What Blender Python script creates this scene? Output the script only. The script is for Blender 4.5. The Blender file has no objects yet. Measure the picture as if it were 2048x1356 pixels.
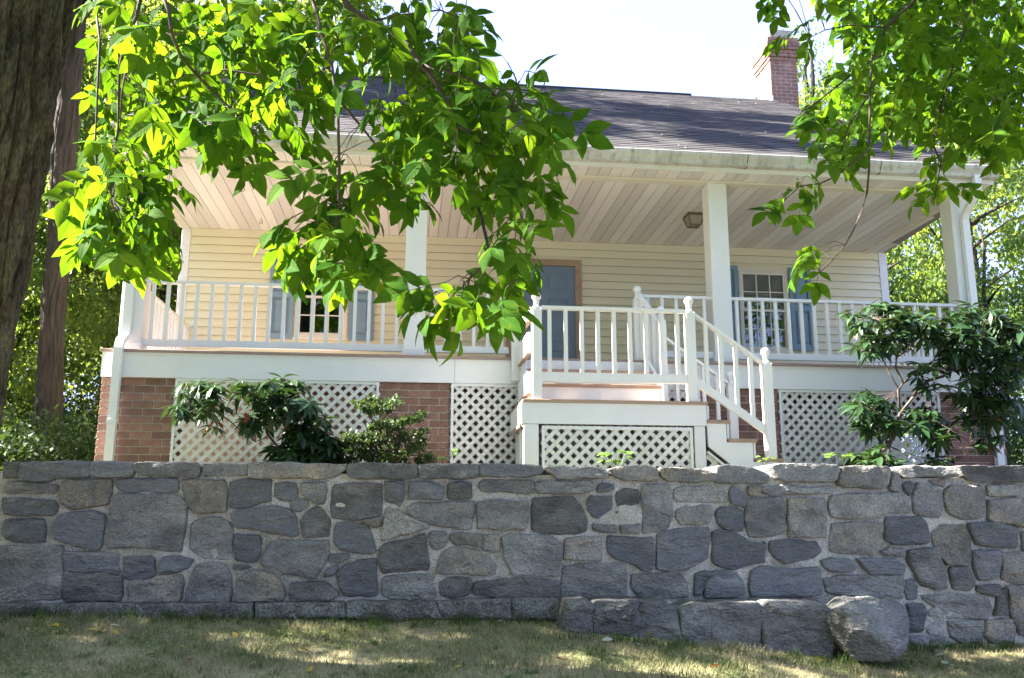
import bpy, math, random
import numpy as np
from mathutils import Vector, Matrix, noise
rnd = random.Random(7)
NP = np.random.RandomState(11)
SC = bpy.context.scene
COL = SC.collection

# ------------------------------------------------------------------ camera, sky, sun, exposure
YAW, PITCH, ROLL, FPX, IW, IH = 0.1125, 0.2007, 0.0016, 1786.0, 2048.0, 1356.0
EYE = Vector((0.0, 0.0, 1.5))
_F = Vector((math.sin(YAW)*math.cos(PITCH), math.cos(YAW)*math.cos(PITCH), math.sin(PITCH)))
_R0 = Vector((math.cos(YAW), -math.sin(YAW), 0.0))
_U0 = _R0.cross(_F)
_R = _R0*math.cos(ROLL) + _U0*math.sin(ROLL)
_U = -_R0*math.sin(ROLL) + _U0*math.cos(ROLL)
cam = bpy.data.cameras.new('camera')
cam.sensor_width = 36.0
cam.lens = 36.0*FPX/IW
cam.clip_start = 0.05
cam.clip_end = 1500.0
camo = bpy.data.objects.new('camera', cam)
COL.objects.link(camo)
camo.matrix_world = Matrix(((_R.x, _U.x, -_F.x, EYE.x), (_R.y, _U.y, -_F.y, EYE.y), (_R.z, _U.z, -_F.z, EYE.z), (0, 0, 0, 1)))
SC.camera = camo

SUN = Vector((-1.0, 0.13, 0.90)).normalized()      # direction towards the sun
world = bpy.data.worlds.new('World')
SC.world = world
world.use_nodes = True
wn = world.node_tree.nodes
wl = world.node_tree.links
wn.clear()
sky = wn.new('ShaderNodeTexSky')
sky.sky_type = 'NISHITA'
sky.sun_disc = False
sky.sun_elevation = math.asin(SUN.z)
sky.sun_rotation = math.atan2(SUN.x, SUN.y)
sky.altitude = 100
sky.air_density = 1.0
sky.dust_density = 1.5
sky.ozone_density = 1.0
bg = wn.new('ShaderNodeBackground')
bg.inputs['Strength'].default_value = 0.05
wo = wn.new('ShaderNodeOutputWorld')
veil = wn.new('ShaderNodeMix')          # thin bright summer haze over the blue
veil.data_type = 'RGBA'
veil.inputs[0].default_value = 0.75
veil.inputs[7].default_value = (2.3, 2.75, 5.7, 1)
wl.new(sky.outputs[0], veil.inputs[6])
wl.new(veil.outputs[2], bg.inputs[0])
wl.new(bg.outputs[0], wo.inputs[0])
sl = bpy.data.lights.new('sun', 'SUN')
sl.energy = 5.0
sl.angle = math.radians(0.53)
sl.color = (1.0, 0.94, 0.88)
so = bpy.data.objects.new('sun', sl)
COL.objects.link(so)
so.rotation_euler = SUN.to_track_quat('Z', 'Y').to_euler()
so.location = (-20, 5, 30)
vs = SC.view_settings
vs.view_transform = 'Standard'
vs.look = 'None'
vs.gamma = 1.0
vs.exposure = 3.3
vs.use_curve_mapping = False
SC.cycles.max_bounces = 10
SC.cycles.diffuse_bounces = 5
SC.cycles.transparent_max_bounces = 12
SC.cycles.use_denoising = True


# ------------------------------------------------------------------ helpers
def at(x, y, Y):
    """photo pixel -> the point at depth Y"""
    d = _F + _R*((x-IW/2)/FPX) - _U*((y-IH/2)/FPX)
    return EYE + d*(Y/d.y)


WORLD = {}


def empty(name, loc, label=None, cat=None, group=None, kind=None, parent=None):
    o = bpy.data.objects.new(name, None)
    o.empty_display_size = 0.2
    COL.objects.link(o)
    loc = Vector(loc)
    o.location = loc
    if parent is not None:
        o.parent = parent
        o.location = loc - WORLD[parent.name]
    WORLD[o.name] = loc
    tag(o, label, cat, group, kind)
    return o


def tag(o, label=None, cat=None, group=None, kind=None):
    if label: o['label'] = label
    if cat: o['category'] = cat
    if group: o['group'] = group
    if kind: o['kind'] = kind
    return o


def link(name, me, parent=None, loc=(0, 0, 0), rot=None):
    """an object whose mesh is written in world coordinates relative to loc"""
    o = bpy.data.objects.new(name, me)
    COL.objects.link(o)
    loc = Vector(loc)
    if parent is not None:
        o.parent = parent
        o.location = loc - WORLD[parent.name]
    else:
        o.location = loc
    if rot is not None: o.rotation_euler = rot
    WORLD[o.name] = loc
    return o


class MB:
    def __init__(s): s.v, s.f, s.m, s.rib = [], [], [], {}

    def add(s, vs_, fs, mi=0):
        b = len(s.v)
        s.v += [tuple(q) for q in vs_]
        s.f += [tuple(i+b for i in q) for q in fs]
        s.m += [mi]*len(fs)
        return s

    def box(s, x0, x1, y0, y1, z0, z1, mi=0):
        return s.add([(x0, y0, z0), (x1, y0, z0), (x1, y1, z0), (x0, y1, z0), (x0, y0, z1), (x1, y0, z1), (x1, y1, z1), (x0, y1, z1)],
                     [(0, 3, 2, 1), (4, 5, 6, 7), (0, 1, 5, 4), (1, 2, 6, 5), (2, 3, 7, 6), (3, 0, 4, 7)], mi)

    def bbox(s, x0, x1, y0, y1, z0, z1, b=0.004, mi=0):
        """box with chamfered edges"""
        b = min(b, (x1-x0)*.3, (y1-y0)*.3, (z1-z0)*.3)
        vs_ = []
        for (x, sx) in ((x0, 1), (x1, -1)):
            for (y, sy) in ((y0, 1), (y1, -1)):
                for (z, sz) in ((z0, 1), (z1, -1)):
                    vs_ += [(x, y+b*sy, z+b*sz), (x+b*sx, y, z+b*sz), (x+b*sx, y+b*sy, z)]
        c = lambda i, j, k, a: (i*4+j*2+k)*3+a
        fs = [(c(0, 0, 0, 0), c(0, 0, 1, 0), c(0, 1, 1, 0), c(0, 1, 0, 0)), (c(1, 0, 0, 0), c(1, 1, 0, 0), c(1, 1, 1, 0), c(1, 0, 1, 0)),
              (c(0, 0, 0, 1), c(1, 0, 0, 1), c(1, 0, 1, 1), c(0, 0, 1, 1)), (c(0, 1, 0, 1), c(0, 1, 1, 1), c(1, 1, 1, 1), c(1, 1, 0, 1)),
              (c(0, 0, 0, 2), c(0, 1, 0, 2), c(1, 1, 0, 2), c(1, 0, 0, 2)), (c(0, 0, 1, 2), c(1, 0, 1, 2), c(1, 1, 1, 2), c(0, 1, 1, 2))]
        for i in (0, 1):
            for j in (0, 1):
                fs.append((c(i, j, 0, 0), c(i, j, 0, 1), c(i, j, 1, 1), c(i, j, 1, 0)))
            for k in (0, 1):
                fs.append((c(i, 0, k, 0), c(i, 1, k, 0), c(i, 1, k, 2), c(i, 0, k, 2)))
        for j in (0, 1):
            for k in (0, 1):
                fs.append((c(0, j, k, 1), c(0, j, k, 2), c(1, j, k, 2), c(1, j, k, 1)))
        for i in (0, 1):
            for j in (0, 1):
                for k in (0, 1):
                    fs.append((c(i, j, k, 0), c(i, j, k, 1), c(i, j, k, 2)))
        return s.add(vs_, fs, mi)

    def bar(s, p, q, w, h, up=(0, 0, 1), mi=0):
        p, q = Vector(p), Vector(q)
        d = (q-p).normalized()
        sd = d.cross(Vector(up)).normalized()
        u = sd.cross(d)
        vs_ = [b+sd*(a*w/2)+u*(c*h/2) for b in (p, q) for a, c in ((-1, -1), (1, -1), (1, 1), (-1, 1))]
        return s.add(vs_, [(0, 1, 2, 3), (7, 6, 5, 4), (0, 4, 5, 1), (1, 5, 6, 2), (2, 6, 7, 3), (3, 7, 4, 0)], mi)

    def tube(s, pts, rad, n=6, mi=0, cap=True):
        pts = [Vector(p) for p in pts]
        rings = []
        ref = Vector((0.31, 0.17, 0.93)).normalized()
        for i, p in enumerate(pts):
            d = (pts[min(i+1, len(pts)-1)]-pts[max(i-1, 0)])
            d = d.normalized() if d.length > 1e-9 else Vector((0, 0, 1))
            a = d.cross(ref)
            if a.length < .05: a = d.cross(Vector((1, 0, 0)))
            a.normalize()
            b = d.cross(a)
            r = rad[i] if isinstance(rad, (list, tuple)) else rad
            rings += [p+(a*math.cos(2*math.pi*k/n)+b*math.sin(2*math.pi*k/n))*r for k in range(n)]
        fs = []
        for i in range(len(pts)-1):
            for k in range(n):
                fs.append((i*n+k, i*n+(k+1) % n, (i+1)*n+(k+1) % n, (i+1)*n+k))
        if cap:
            fs.append(tuple(range(n))[::-1])
            fs.append(tuple((len(pts)-1)*n+k for k in range(n)))
        return s.add(rings, fs, mi)

    def lathe(s, x, y, prof, n=12, mi=0):
        vs_ = [(x+r*math.cos(2*math.pi*k/n), y+r*math.sin(2*math.pi*k/n), z) for r, z in prof for k in range(n)]
        fs = [(i*n+k, i*n+(k+1) % n, (i+1)*n+(k+1) % n, (i+1)*n+k) for i in range(len(prof)-1) for k in range(n)]
        fs.append(tuple(range(n))[::-1])
        fs.append(tuple((len(prof)-1)*n+k for k in range(n)))
        return s.add(vs_, fs, mi)

    def prism_x(s, poly, x0, x1, mi=0):
        """polygon of (y, z) extruded along x"""
        n = len(poly)
        vs_ = [(x0, y, z) for y, z in poly]+[(x1, y, z) for y, z in poly]
        fs = [tuple(range(n)), tuple(range(2*n-1, n-1, -1))]+[(i, n+i, n+(i+1) % n, (i+1) % n) for i in range(n)]
        return s.add(vs_, fs, mi)

    def prism_y(s, poly, y0, y1, mi=0):
        n = len(poly)
        vs_ = [(x, y0, z) for x, z in poly]+[(x, y1, z) for x, z in poly]
        fs = [tuple(range(n)), tuple(range(2*n-1, n-1, -1))]+[(i, n+i, n+(i+1) % n, (i+1) % n) for i in range(n)]
        return s.add(vs_, fs, mi)

    def mesh(s, name, mats, smooth=False):
        me = bpy.data.meshes.new(name)
        me.from_pydata(s.v, [], s.f)
        if not isinstance(mats, (list, tuple)): mats = [mats]
        for m in mats: me.materials.append(m)
        if len(mats) > 1: me.polygons.foreach_set('material_index', s.m)
        if smooth: me.polygons.foreach_set('use_smooth', [True]*len(s.f))
        if s.rib:
            for q, nm in ((0, 'rib'), (1, 'along')):
                at_ = me.attributes.new(nm, 'FLOAT', 'POINT')
                at_.data.foreach_set('value', [s.rib[i][q] if i in s.rib else 0.0 for i in range(len(s.v))])
        me.update()
        return me

    def make(s, name, mats, parent=None, smooth=False, loc=(0, 0, 0)):
        return link(name, s.mesh(name, mats, smooth), parent, loc)


def np_mesh(name, v, f, mat, smooth=False):
    """v (n,3), f (m,k) arrays"""
    me = bpy.data.meshes.new(name)
    n, m, k = len(v), len(f), f.shape[1]
    me.vertices.add(n)
    me.vertices.foreach_set('co', np.asarray(v, np.float32).ravel())
    me.loops.add(m*k)
    me.loops.foreach_set('vertex_index', np.asarray(f, np.int32).ravel())
    me.polygons.add(m)
    me.polygons.foreach_set('loop_start', np.arange(0, m*k, k, dtype=np.int32))
    me.polygons.foreach_set('loop_total', np.full(m, k, np.int32))
    if smooth: me.polygons.foreach_set('use_smooth', np.ones(m, bool))
    me.materials.append(mat)
    me.update(calc_edges=True)
    return me


# ------------------------------------------------------------------ materials
def mat(name, col, rough=0.7, var=None, scale=6.0, bump=0.0, bscale=40.0, spec=0.3, rand=0.0, detail=4.0, stretch=(1, 1, 1), var2=None, scale2=1.0, speck=0, obj_coords=True, ramp=(0.35, 0.65)):
    m = bpy.data.materials.new(name)
    m.use_nodes = True
    nt = m.node_tree
    N, L = nt.nodes, nt.links
    b = N['Principled BSDF']
    b.inputs['Roughness'].default_value = rough
    b.inputs['Specular IOR Level'].default_value = spec
    geo = N.new('ShaderNodeNewGeometry') if not obj_coords else N.new('ShaderNodeTexCoord')
    co = geo.outputs['Position'] if not obj_coords else geo.outputs['Object']
    mp = N.new('ShaderNodeMapping')
    mp.inputs['Scale'].default_value = stretch
    L.new(co, mp.inputs[0])
    co = mp.outputs[0]
    rgb = N.new('ShaderNodeRGB')
    rgb.outputs[0].default_value = (*col, 1)
    out = rgb.outputs[0]

    def layer(out, c2, sc, lo, hi):
        nz = N.new('ShaderNodeTexNoise')
        nz.inputs['Scale'].default_value = sc
        nz.inputs['Detail'].default_value = detail
        nz.inputs['Roughness'].default_value = 0.65
        L.new(co, nz.inputs['Vector'])
        rp = N.new('ShaderNodeMapRange')
        rp.inputs[1].default_value = lo
        rp.inputs[2].default_value = hi
        L.new(nz.outputs['Fac'], rp.inputs[0])
        mx = N.new('ShaderNodeMix')
        mx.data_type = 'RGBA'
        L.new(rp.outputs[0], mx.inputs[0])
        L.new(out, mx.inputs[6])
        mx.inputs[7].default_value = (*c2, 1)
        return mx.outputs[2]
    if var: out = layer(out, var, scale, *ramp)
    if var2: out = layer(out, var2, scale2, 0.5, 0.72)
    if speck:
        nz2 = N.new('ShaderNodeTexNoise')
        nz2.inputs['Scale'].default_value = 95
        nz2.inputs['Detail'].default_value = 3
        L.new(co, nz2.inputs['Vector'])
        r2 = N.new('ShaderNodeMapRange')
        r2.inputs[1].default_value = .3
        r2.inputs[2].default_value = .7
        r2.inputs[3].default_value = 1-speck
        r2.inputs[4].default_value = 1+speck
        L.new(nz2.outputs['Fac'], r2.inputs[0])
        h2 = N.new('ShaderNodeHueSaturation')
        L.new(r2.outputs[0], h2.inputs['Value'])
        L.new(out, h2.inputs['Color'])
        out = h2.outputs[0]
    if rand > 0:
        oi = N.new('ShaderNodeObjectInfo')
        mr = N.new('ShaderNodeMapRange')
        mr.inputs[3].default_value = 1-rand
        mr.inputs[4].default_value = 1+rand
        L.new(oi.outputs['Random'], mr.inputs[0])
        hs = N.new('ShaderNodeHueSaturation')
        L.new(mr.outputs[0], hs.inputs['Value'])
        L.new(out, hs.inputs['Color'])
        out = hs.outputs[0]
    L.new(out, b.inputs['Base Color'])
    if bump:
        nz = N.new('ShaderNodeTexNoise')
        nz.inputs['Scale'].default_value = bscale
        nz.inputs['Detail'].default_value = 6
        L.new(co, nz.inputs['Vector'])
        bp = N.new('ShaderNodeBump')
        bp.inputs['Strength'].default_value = bump
        bp.inputs['Distance'].default_value = 0.035 if bump > .85 else 0.02
        L.new(nz.outputs['Fac'], bp.inputs['Height'])
        L.new(bp.outputs[0], b.inputs['Normal'])
    return m


def leaf_mat(name, col, trans, rough=0.45, tw=0.45, rand=0.25, var=None, hue=0.02, spec=0.35, vscale=9.0, spots=False):
    m = bpy.data.materials.new(name)
    m.use_nodes = True
    nt = m.node_tree
    N, L = nt.nodes, nt.links
    b = N['Principled BSDF']
    b.inputs['Roughness'].default_value = rough
    b.inputs['Specular IOR Level'].default_value = spec
    tr = N.new('ShaderNodeBsdfTranslucent')
    mixs = N.new('ShaderNodeMixShader')
    mixs.inputs[0].default_value = tw
    oi = N.new('ShaderNodeObjectInfo')
    geo = N.new('ShaderNodeNewGeometry')
    nz = N.new('ShaderNodeTexNoise')
    nz.inputs['Scale'].default_value = vscale
    nz.inputs['Detail'].default_value = 2
    L.new(geo.outputs['Position'], nz.inputs['Vector'])
    ad = N.new('ShaderNodeMath')
    ad.operation = 'ADD'
    mr0 = N.new('ShaderNodeMapRange')
    mr0.inputs[1].default_value = .3
    mr0.inputs[2].default_value = .7
    L.new(nz.outputs['Fac'], mr0.inputs[0])
    L.new(oi.outputs['Random'], ad.inputs[0])
    L.new(mr0.outputs[0], ad.inputs[1])
    veins = None
    if spots:
        a1, a2 = N.new('ShaderNodeAttribute'), N.new('ShaderNodeAttribute')
        a1.attribute_name, a2.attribute_name = 'rib', 'along'

        def mth(op, x, y):
            q = N.new('ShaderNodeMath')
            q.operation = op
            for i_, z_ in enumerate((x, y)):
                if z_ is None: continue
                if isinstance(z_, (int, float)): q.inputs[i_].default_value = z_
                else: L.new(z_, q.inputs[i_])
            return q.outputs[0]
        mid = mth('POWER', a1.outputs['Fac'], 7.0)
        ph = mth('ADD', mth('MULTIPLY', a2.outputs['Fac'], 52.0), mth('MULTIPLY', a1.outputs['Fac'], 13.0))
        side = mth('MULTIPLY', mth('POWER', mth('ADD', mth('MULTIPLY', mth('SINE', ph, None), .5), .5), 5.0), .45)
        veins = mth('MAXIMUM', mid, side)
        bpv = N.new('ShaderNodeBump')
        bpv.inputs['Strength'].default_value = .5
        bpv.inputs['Distance'].default_value = .003
        bpv.invert = True
        L.new(veins, bpv.inputs['Height'])
        L.new(bpv.outputs[0], b.inputs['Normal'])
    for c, sock in ((col, b.inputs['Base Color']), (trans, tr.inputs['Color'])):
        hs = N.new('ShaderNodeHueSaturation')
        hs.inputs['Color'].default_value = (*c, 1)
        mr = N.new('ShaderNodeMapRange')
        mr.inputs[2].default_value = 2
        mr.inputs[3].default_value = 1-rand
        mr.inputs[4].default_value = 1+rand
        L.new(ad.outputs[0], mr.inputs[0])
        L.new(mr.outputs[0], hs.inputs['Value'])
        mh = N.new('ShaderNodeMapRange')
        mh.inputs[2].default_value = 2
        mh.inputs[3].default_value = 0.5+hue
        mh.inputs[4].default_value = 0.5-hue
        L.new(ad.outputs[0], mh.inputs[0])
        L.new(mh.outputs[0], hs.inputs['Hue'])
        fin = hs.outputs[0]
        if spots:
            n3 = N.new('ShaderNodeTexNoise')
            n3.inputs['Scale'].default_value = 55
            n3.inputs['Detail'].default_value = 3
            L.new(geo.outputs['Position'], n3.inputs['Vector'])
            r3 = N.new('ShaderNodeMapRange')
            r3.inputs[1].default_value = .62
            r3.inputs[2].default_value = .72
            r3.inputs[4].default_value = .75
            L.new(n3.outputs['Fac'], r3.inputs[0])
            x3 = N.new('ShaderNodeMix')
            x3.data_type = 'RGBA'
            L.new(r3.outputs[0], x3.inputs[0])
            L.new(fin, x3.inputs[6])
            x3.inputs[7].default_value = (.22, .17, .025, 1)
            fin = x3.outputs[2]
        if veins is not None:
            h4 = N.new('ShaderNodeHueSaturation')
            m4 = N.new('ShaderNodeMapRange')
            m4.inputs[3].default_value = 1.0
            m4.inputs[4].default_value = 1.5 if sock.node == b else .55
            L.new(veins, m4.inputs[0])
            L.new(m4.outputs[0], h4.inputs['Value'])
            L.new(fin, h4.inputs['Color'])
            fin = h4.outputs[0]
        L.new(fin, sock)
    L.new(b.outputs[0], mixs.inputs[1])
    L.new(tr.outputs[0], mixs.inputs[2])
    L.new(mixs.outputs[0], N['Material Output'].inputs['Surface'])
    return m


M = {}
M['white'] = mat('white paint', (.80, .80, .79), .45, (.75, .75, .735), 1.6, .05, 60, rand=.025)
M['gutter'] = mat('weathered white gutter', (.60, .59, .56), .5, (.47, .455, .42), 3.0, .05, 30, stretch=(1.2, 1, .4), var2=(.27, .255, .23), scale2=9)
M['vinyl'] = mat('white vinyl soffit', (.82, .79, .765), .4, (.79, .76, .735), 2.0, rand=.02)
M['vent'] = mat('perforated white vinyl soffit', (.755, .72, .69), .5, (.66, .625, .60), 300.0, .3, 300, rand=.02)
M['groove'] = mat('soffit groove', (.30, .26, .23), .8)
M['siding'] = mat('cream vinyl siding', (.79, .735, .525), .42, (.755, .70, .505), 2.5, .05, 14, rand=.025, stretch=(.4, 1, 8))
M['deck'] = mat('weathered deck wood', (.37, .265, .225), .75, (.28, .205, .175), 9, .25, 30, rand=.12, stretch=(1, 6, 6))
M['tread'] = mat('brown stair tread wood', (.42, .29, .21), .75, (.33, .23, .17), 12, .2, 30, rand=.1, stretch=(1, 5, 5))
M['lattice'] = mat('white lattice', (.76, .76, .73), .55, (.66, .65, .61), 6, .1, 50, rand=.06)
M['brick'] = mat('red brick', (.285, .160, .120), .85, (.205, .112, .088), 12, .5, 70, rand=.24, var2=(.40, .24, .19), scale2=6)
M['mortar'] = mat('brick mortar', (.60, .52, .45), .9, (.50, .43, .37), 20, .4, 90)
M['stone'] = mat('grey fieldstone', (.275, .264, .245), .85, (.145, .141, .134), 3.5, 1.0, 34, rand=.36, var2=(.37, .355, .32), scale2=3.2, detail=9, obj_coords=False, stretch=(1, 1, 1.9), ramp=(.36, .64), speck=.4)
M['stone_tan'] = mat('tan grey fieldstone', (.300, .278, .242), .88, (.17, .158, .140), 4.5, 1.0, 38, rand=.2, var2=(.40, .33, .23), scale2=4, detail=9, obj_coords=False, speck=.35)
M['stone_blue'] = mat('blue grey slate stone', (.212, .215, .222), .78, (.108, .110, .115), 4, .9, 26, rand=.25, var2=(.31, .305, .295), scale2=4, detail=9, obj_coords=False, stretch=(.7, 1, 2.6), speck=.4)
M['stone_pale'] = mat('pale weathered stone', (.40, .38, .335), .88, (.25, .24, .215), 8, 1.0, 30, rand=.1, var2=(.47, .44, .36), scale2=3, detail=9, obj_coords=False, speck=.4)
M['footing'] = mat('dark wall footing', (.215, .205, .18), .95, (.10, .097, .082), 9, 1.0, 34, rand=.1, var2=(.28, .275, .255), scale2=5, detail=9, obj_coords=False, speck=.6)
M['wallmortar'] = mat('stone wall mortar', (.64, .605, .53), .95, (.46, .43, .36), 4, .9, 50, var2=(.23, .225, .15), scale2=2.0, detail=9, obj_coords=False, speck=.3)
M['roof'] = mat('dark asphalt shingle', (.058, .054, .050), .9, (.042, .040, .038), 40, .5, 120, var2=(.078, .072, .066), scale2=2.5)
M['ridge'] = mat('black ridge vent', (.03, .03, .03), .8)
M['shutter'] = mat('slate blue shutter paint', (.22, .325, .415), .5, (.20, .30, .385), 8, .05, 60)
M['door'] = mat('blue grey door paint', (.20, .275, .36), .45, (.18, .25, .33), 6)
M['casing'] = mat('tan brown door casing', (.43, .30, .21), .6, (.36, .25, .175), 7, .1, 40)
M['trim'] = mat('cream window trim', (.76, .71, .61), .5, (.70, .65, .55), 5)
M['sash'] = mat('white window sash', (.78, .74, .64), .45)
M['shade'] = mat('beige roller blind', (.52, .46, .33), .9)
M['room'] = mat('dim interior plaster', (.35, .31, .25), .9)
M['bark'] = mat('grey brown furrowed bark', (.088, .068, .043), .95, (.026, .020, .014), 24, 1.0, 40, detail=10, stretch=(1.0, 1.0, .30), var2=(.13, .125, .07), scale2=11, speck=.6)
M['bark2'] = mat('brown woodland bark', (.055, .041, .031), .95, (.027, .021, .016), 8, .9, 18, detail=8, stretch=(1, 1, .25))
M['twig'] = mat('dark twig bark', (.085, .062, .050), .85, (.05, .04, .03), 20)
M['shrubwood'] = mat('rhododendron stem', (.12, .09, .075), .85, (.07, .055, .045), 20)
M['metal'] = mat('galvanised chimney hood', (.40, .40, .40), .45, (.30, .30, .30), 5)
M['bronze'] = mat('aged bronze light frame', (.16, .11, .06), .5)
M['knob'] = mat('bright metal door hardware', (.7, .68, .62), .25)
M['dirt'] = mat('bare brown earth', (.30, .20, .13), .95, (.18, .12, .08), 3, .8, 20, obj_coords=False)
M['leaf'] = leaf_mat('hickory leaf', (.052, .125, .015), (.17, .31, .007), .62, .5, .36, spec=.03, spots=True)
M['leaf_far'] = leaf_mat('woodland leaf', (.065, .115, .028), (.30, .40, .045), .5, .45, .45, hue=.035, vscale=.9)
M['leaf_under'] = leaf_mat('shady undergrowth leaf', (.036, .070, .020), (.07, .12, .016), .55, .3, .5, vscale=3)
M['leaf_rho'] = leaf_mat('rhododendron leaf', (.024, .056, .020), (.05, .10, .015), .38, .15, .35, spec=.32)
M['leaf_azalea'] = leaf_mat('azalea leaf', (.034, .064, .018), (.09, .14, .02), .5, .3, .4, vscale=20)
M['leaf_weed'] = leaf_mat('bright weed leaf', (.10, .18, .03), (.16, .26, .03), .5, .35, .25)
M['leaf_brown'] = leaf_mat('dead brown leaf', (.20, .07, .03), (.25, .09, .03), .7, .3, .3)
M['leaf_yellow'] = leaf_mat('yellow fallen leaf', (.50, .36, .07), (.4, .3, .05), .7, .2, .3)
M['leaf_pale'] = leaf_mat('pale dry fallen leaf', (.55, .55, .45), (.3, .3, .2), .7, .2, .2)

m = bpy.data.materials.new('window glass')
m.use_nodes = True
N, L = m.node_tree.nodes, m.node_tree.links
N.remove(N['Principled BSDF'])
tr = N.new('ShaderNodeBsdfTransparent')
tr.inputs[0].default_value = (.75, .78, .78, 1)
gl = N.new('ShaderNodeBsdfGlossy')
gl.inputs['Roughness'].default_value = .02
gl.inputs['Color'].default_value = (.9, .95, 1, 1)
mx = N.new('ShaderNodeMixShader')
fr = N.new('ShaderNodeFresnel')
fr.inputs[0].default_value = 1.9
L.new(fr.outputs[0], mx.inputs[0])
L.new(tr.outputs[0], mx.inputs[1])
L.new(gl.outputs[0], mx.inputs[2])
L.new(mx.outputs[0], N['Material Output'].inputs[0])
M['glass'] = m
M['lampglass'] = mat('frosted lamp glass', (.30, .27, .21), .25)


def grass_mat(name):
    m = bpy.data.materials.new(name)
    m.use_nodes = True
    N, L = m.node_tree.nodes, m.node_tree.links
    b = N['Principled BSDF']
    b.inputs['Roughness'].default_value = .75
    b.inputs['Specular IOR Level'].default_value = .2
    g = N.new('ShaderNodeNewGeometry')

    def nz(sc, lo, hi, det=4):
        t = N.new('ShaderNodeTexNoise')
        t.inputs['Scale'].default_value = sc
        t.inputs['Detail'].default_value = det
        L.new(g.outputs['Position'], t.inputs['Vector'])
        r = N.new('ShaderNodeMapRange')
        r.inputs[1].default_value = lo
        r.inputs[2].default_value = hi
        L.new(t.outputs['Fac'], r.inputs[0])
        return r.outputs[0]

    def mixc(f, a, c):
        x = N.new('ShaderNodeMix')
        x.data_type = 'RGBA'
        L.new(f, x.inputs[0])
        if isinstance(a, tuple): x.inputs[6].default_value = (*a, 1)
        else: L.new(a, x.inputs[6])
        x.inputs[7].default_value = (*c, 1)
        return x.outputs[2]
    c = mixc(nz(2.2, .38, .58), (.115, .150, .042), (.29, .26, .14))
    c = mixc(nz(60, .45, .75, 2), c, (.44, .37, .22))
    c = mixc(nz(9, .58, .72), c, (.050, .095, .022))
    L.new(c, b.inputs['Base Color'])
    return m


M['grass'] = grass_mat('dry lawn grass')

# ------------------------------------------------------------------ the ground
XS = [-30, -2.4, 1.0, 1.9, 2.85, 4.1, 30]
ZS = [1.0, .935, .86, .79, .675, .655, .6]


def lawn_z(x, y):
    zb = np.interp(x, XS, ZS)
    d = 5.95-np.asarray(y, float)
    return zb-.135*d-.0016*d*d*np.sign(d) + .012*np.sin(x*2.1+y)+.010*np.sin(y*3.3-x*1.3)


def terrace_z(x, y):
    x = np.asarray(x, float)
    y = np.asarray(y, float)
    z = np.interp(y, [6, 6.5, 8.8, 11, 14, 22, 60, 200], [1.70, 1.74, 1.93, 2.0, 2.35, 3.0, 5.0, 8.0])
    return z+.02*np.sin(x*1.7+y*1.1)


def grid(name, xs, ys, fz, material, jit=0.0):
    X, Y = np.meshgrid(xs, ys)
    Z = fz(X, Y)
    if jit: Z = Z+NP.uniform(-jit, jit, Z.shape)
    v = np.stack([X.ravel(), Y.ravel(), Z.ravel()], 1)
    nx, ny = len(xs), len(ys)
    i = np.arange((ny-1)*(nx-1))
    r, c = i//(nx-1), i % (nx-1)
    a = r*nx+c
    f = np.stack([a, a+1, a+nx+1, a+nx], 1)
    return link(name, np_mesh(name, v, f, material, True))


xs = np.concatenate([np.linspace(-200, -8, 14), np.linspace(-7, 8, 61), np.linspace(9, 200, 14)])
o = grid('lawn', xs, np.concatenate([np.linspace(-60, -1, 14), np.linspace(0, 6.2, 32)]), lawn_z, M['grass'])
tag(o, 'worn lawn sloping up to the stone wall', 'lawn', kind='structure')
M['asphalt'] = mat('worn grey asphalt', (.055, .055, .057), .95, (.042, .042, .043), 6, .5, 120, obj_coords=False)
o = grid('added_road', np.linspace(-60, 60, 25), np.linspace(-11.5, -4.5, 8), lambda X, Y: lawn_z(X, Y)+.03, M['asphalt'])  # unseen asphalt, added so less warm light bounces onto the porch
tag(o, 'unseen asphalt strip added below the lawn for neutral bounce light', 'added_road', kind='structure')
M['terrace'] = mat('leaf strewn terrace soil', (.11, .10, .05), .95, (.06, .075, .025), 2, .6, 20, obj_coords=False, var2=(.16, .11, .06), scale2=1.2)
o = grid('terrace', xs, np.concatenate([[6.15, 6.3, 6.6], np.linspace(7, 24, 35), np.linspace(26, 400, 20)]), terrace_z, M['terrace'], .01)
tag(o, 'raised shady ground behind the stone wall', 'ground', kind='structure')
o = grid('porch_earth', np.linspace(-2.9, 6.2, 20), np.linspace(8.9, 11.3, 8), lambda X, Y: terrace_z(X, Y)+.05+.04*np.sin(X*3), M['dirt'], .02)
tag(o, 'bare earth under the porch floor', 'ground', kind='structure')

# ------------------------------------------------------------------ stone wall
wall = empty('stone_wall', (0.7, 6.2, .7), 'long mortared grey fieldstone wall along the front of the lawn', 'stone wall')
WF = 6.0
nx, nz = 150, 26
gx = np.linspace(-6.5, 9.0, nx)
gz = np.linspace(.35, 1.80, nz)
X, Z = np.meshgrid(gx, gz)
Y = WF+NP.uniform(-.008, .010, X.shape)+.012*np.sin(X*3.1)*np.sin(Z*9)
v = np.stack([X.ravel(), Y.ravel(), Z.ravel()], 1)
i = np.arange((nz-1)*(nx-1))
a = (i//(nx-1))*nx+i % (nx-1)
o = link('mortar_face', np_mesh('mortar_face', v, np.stack([a, a+1, a+nx+1, a+nx], 1), M['wallmortar'], True), wall)
MB().box(-6.5, 9.0, WF+.03, WF+.44, .35, 1.80).make('wall_core', M['wallmortar'], wall)

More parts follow.
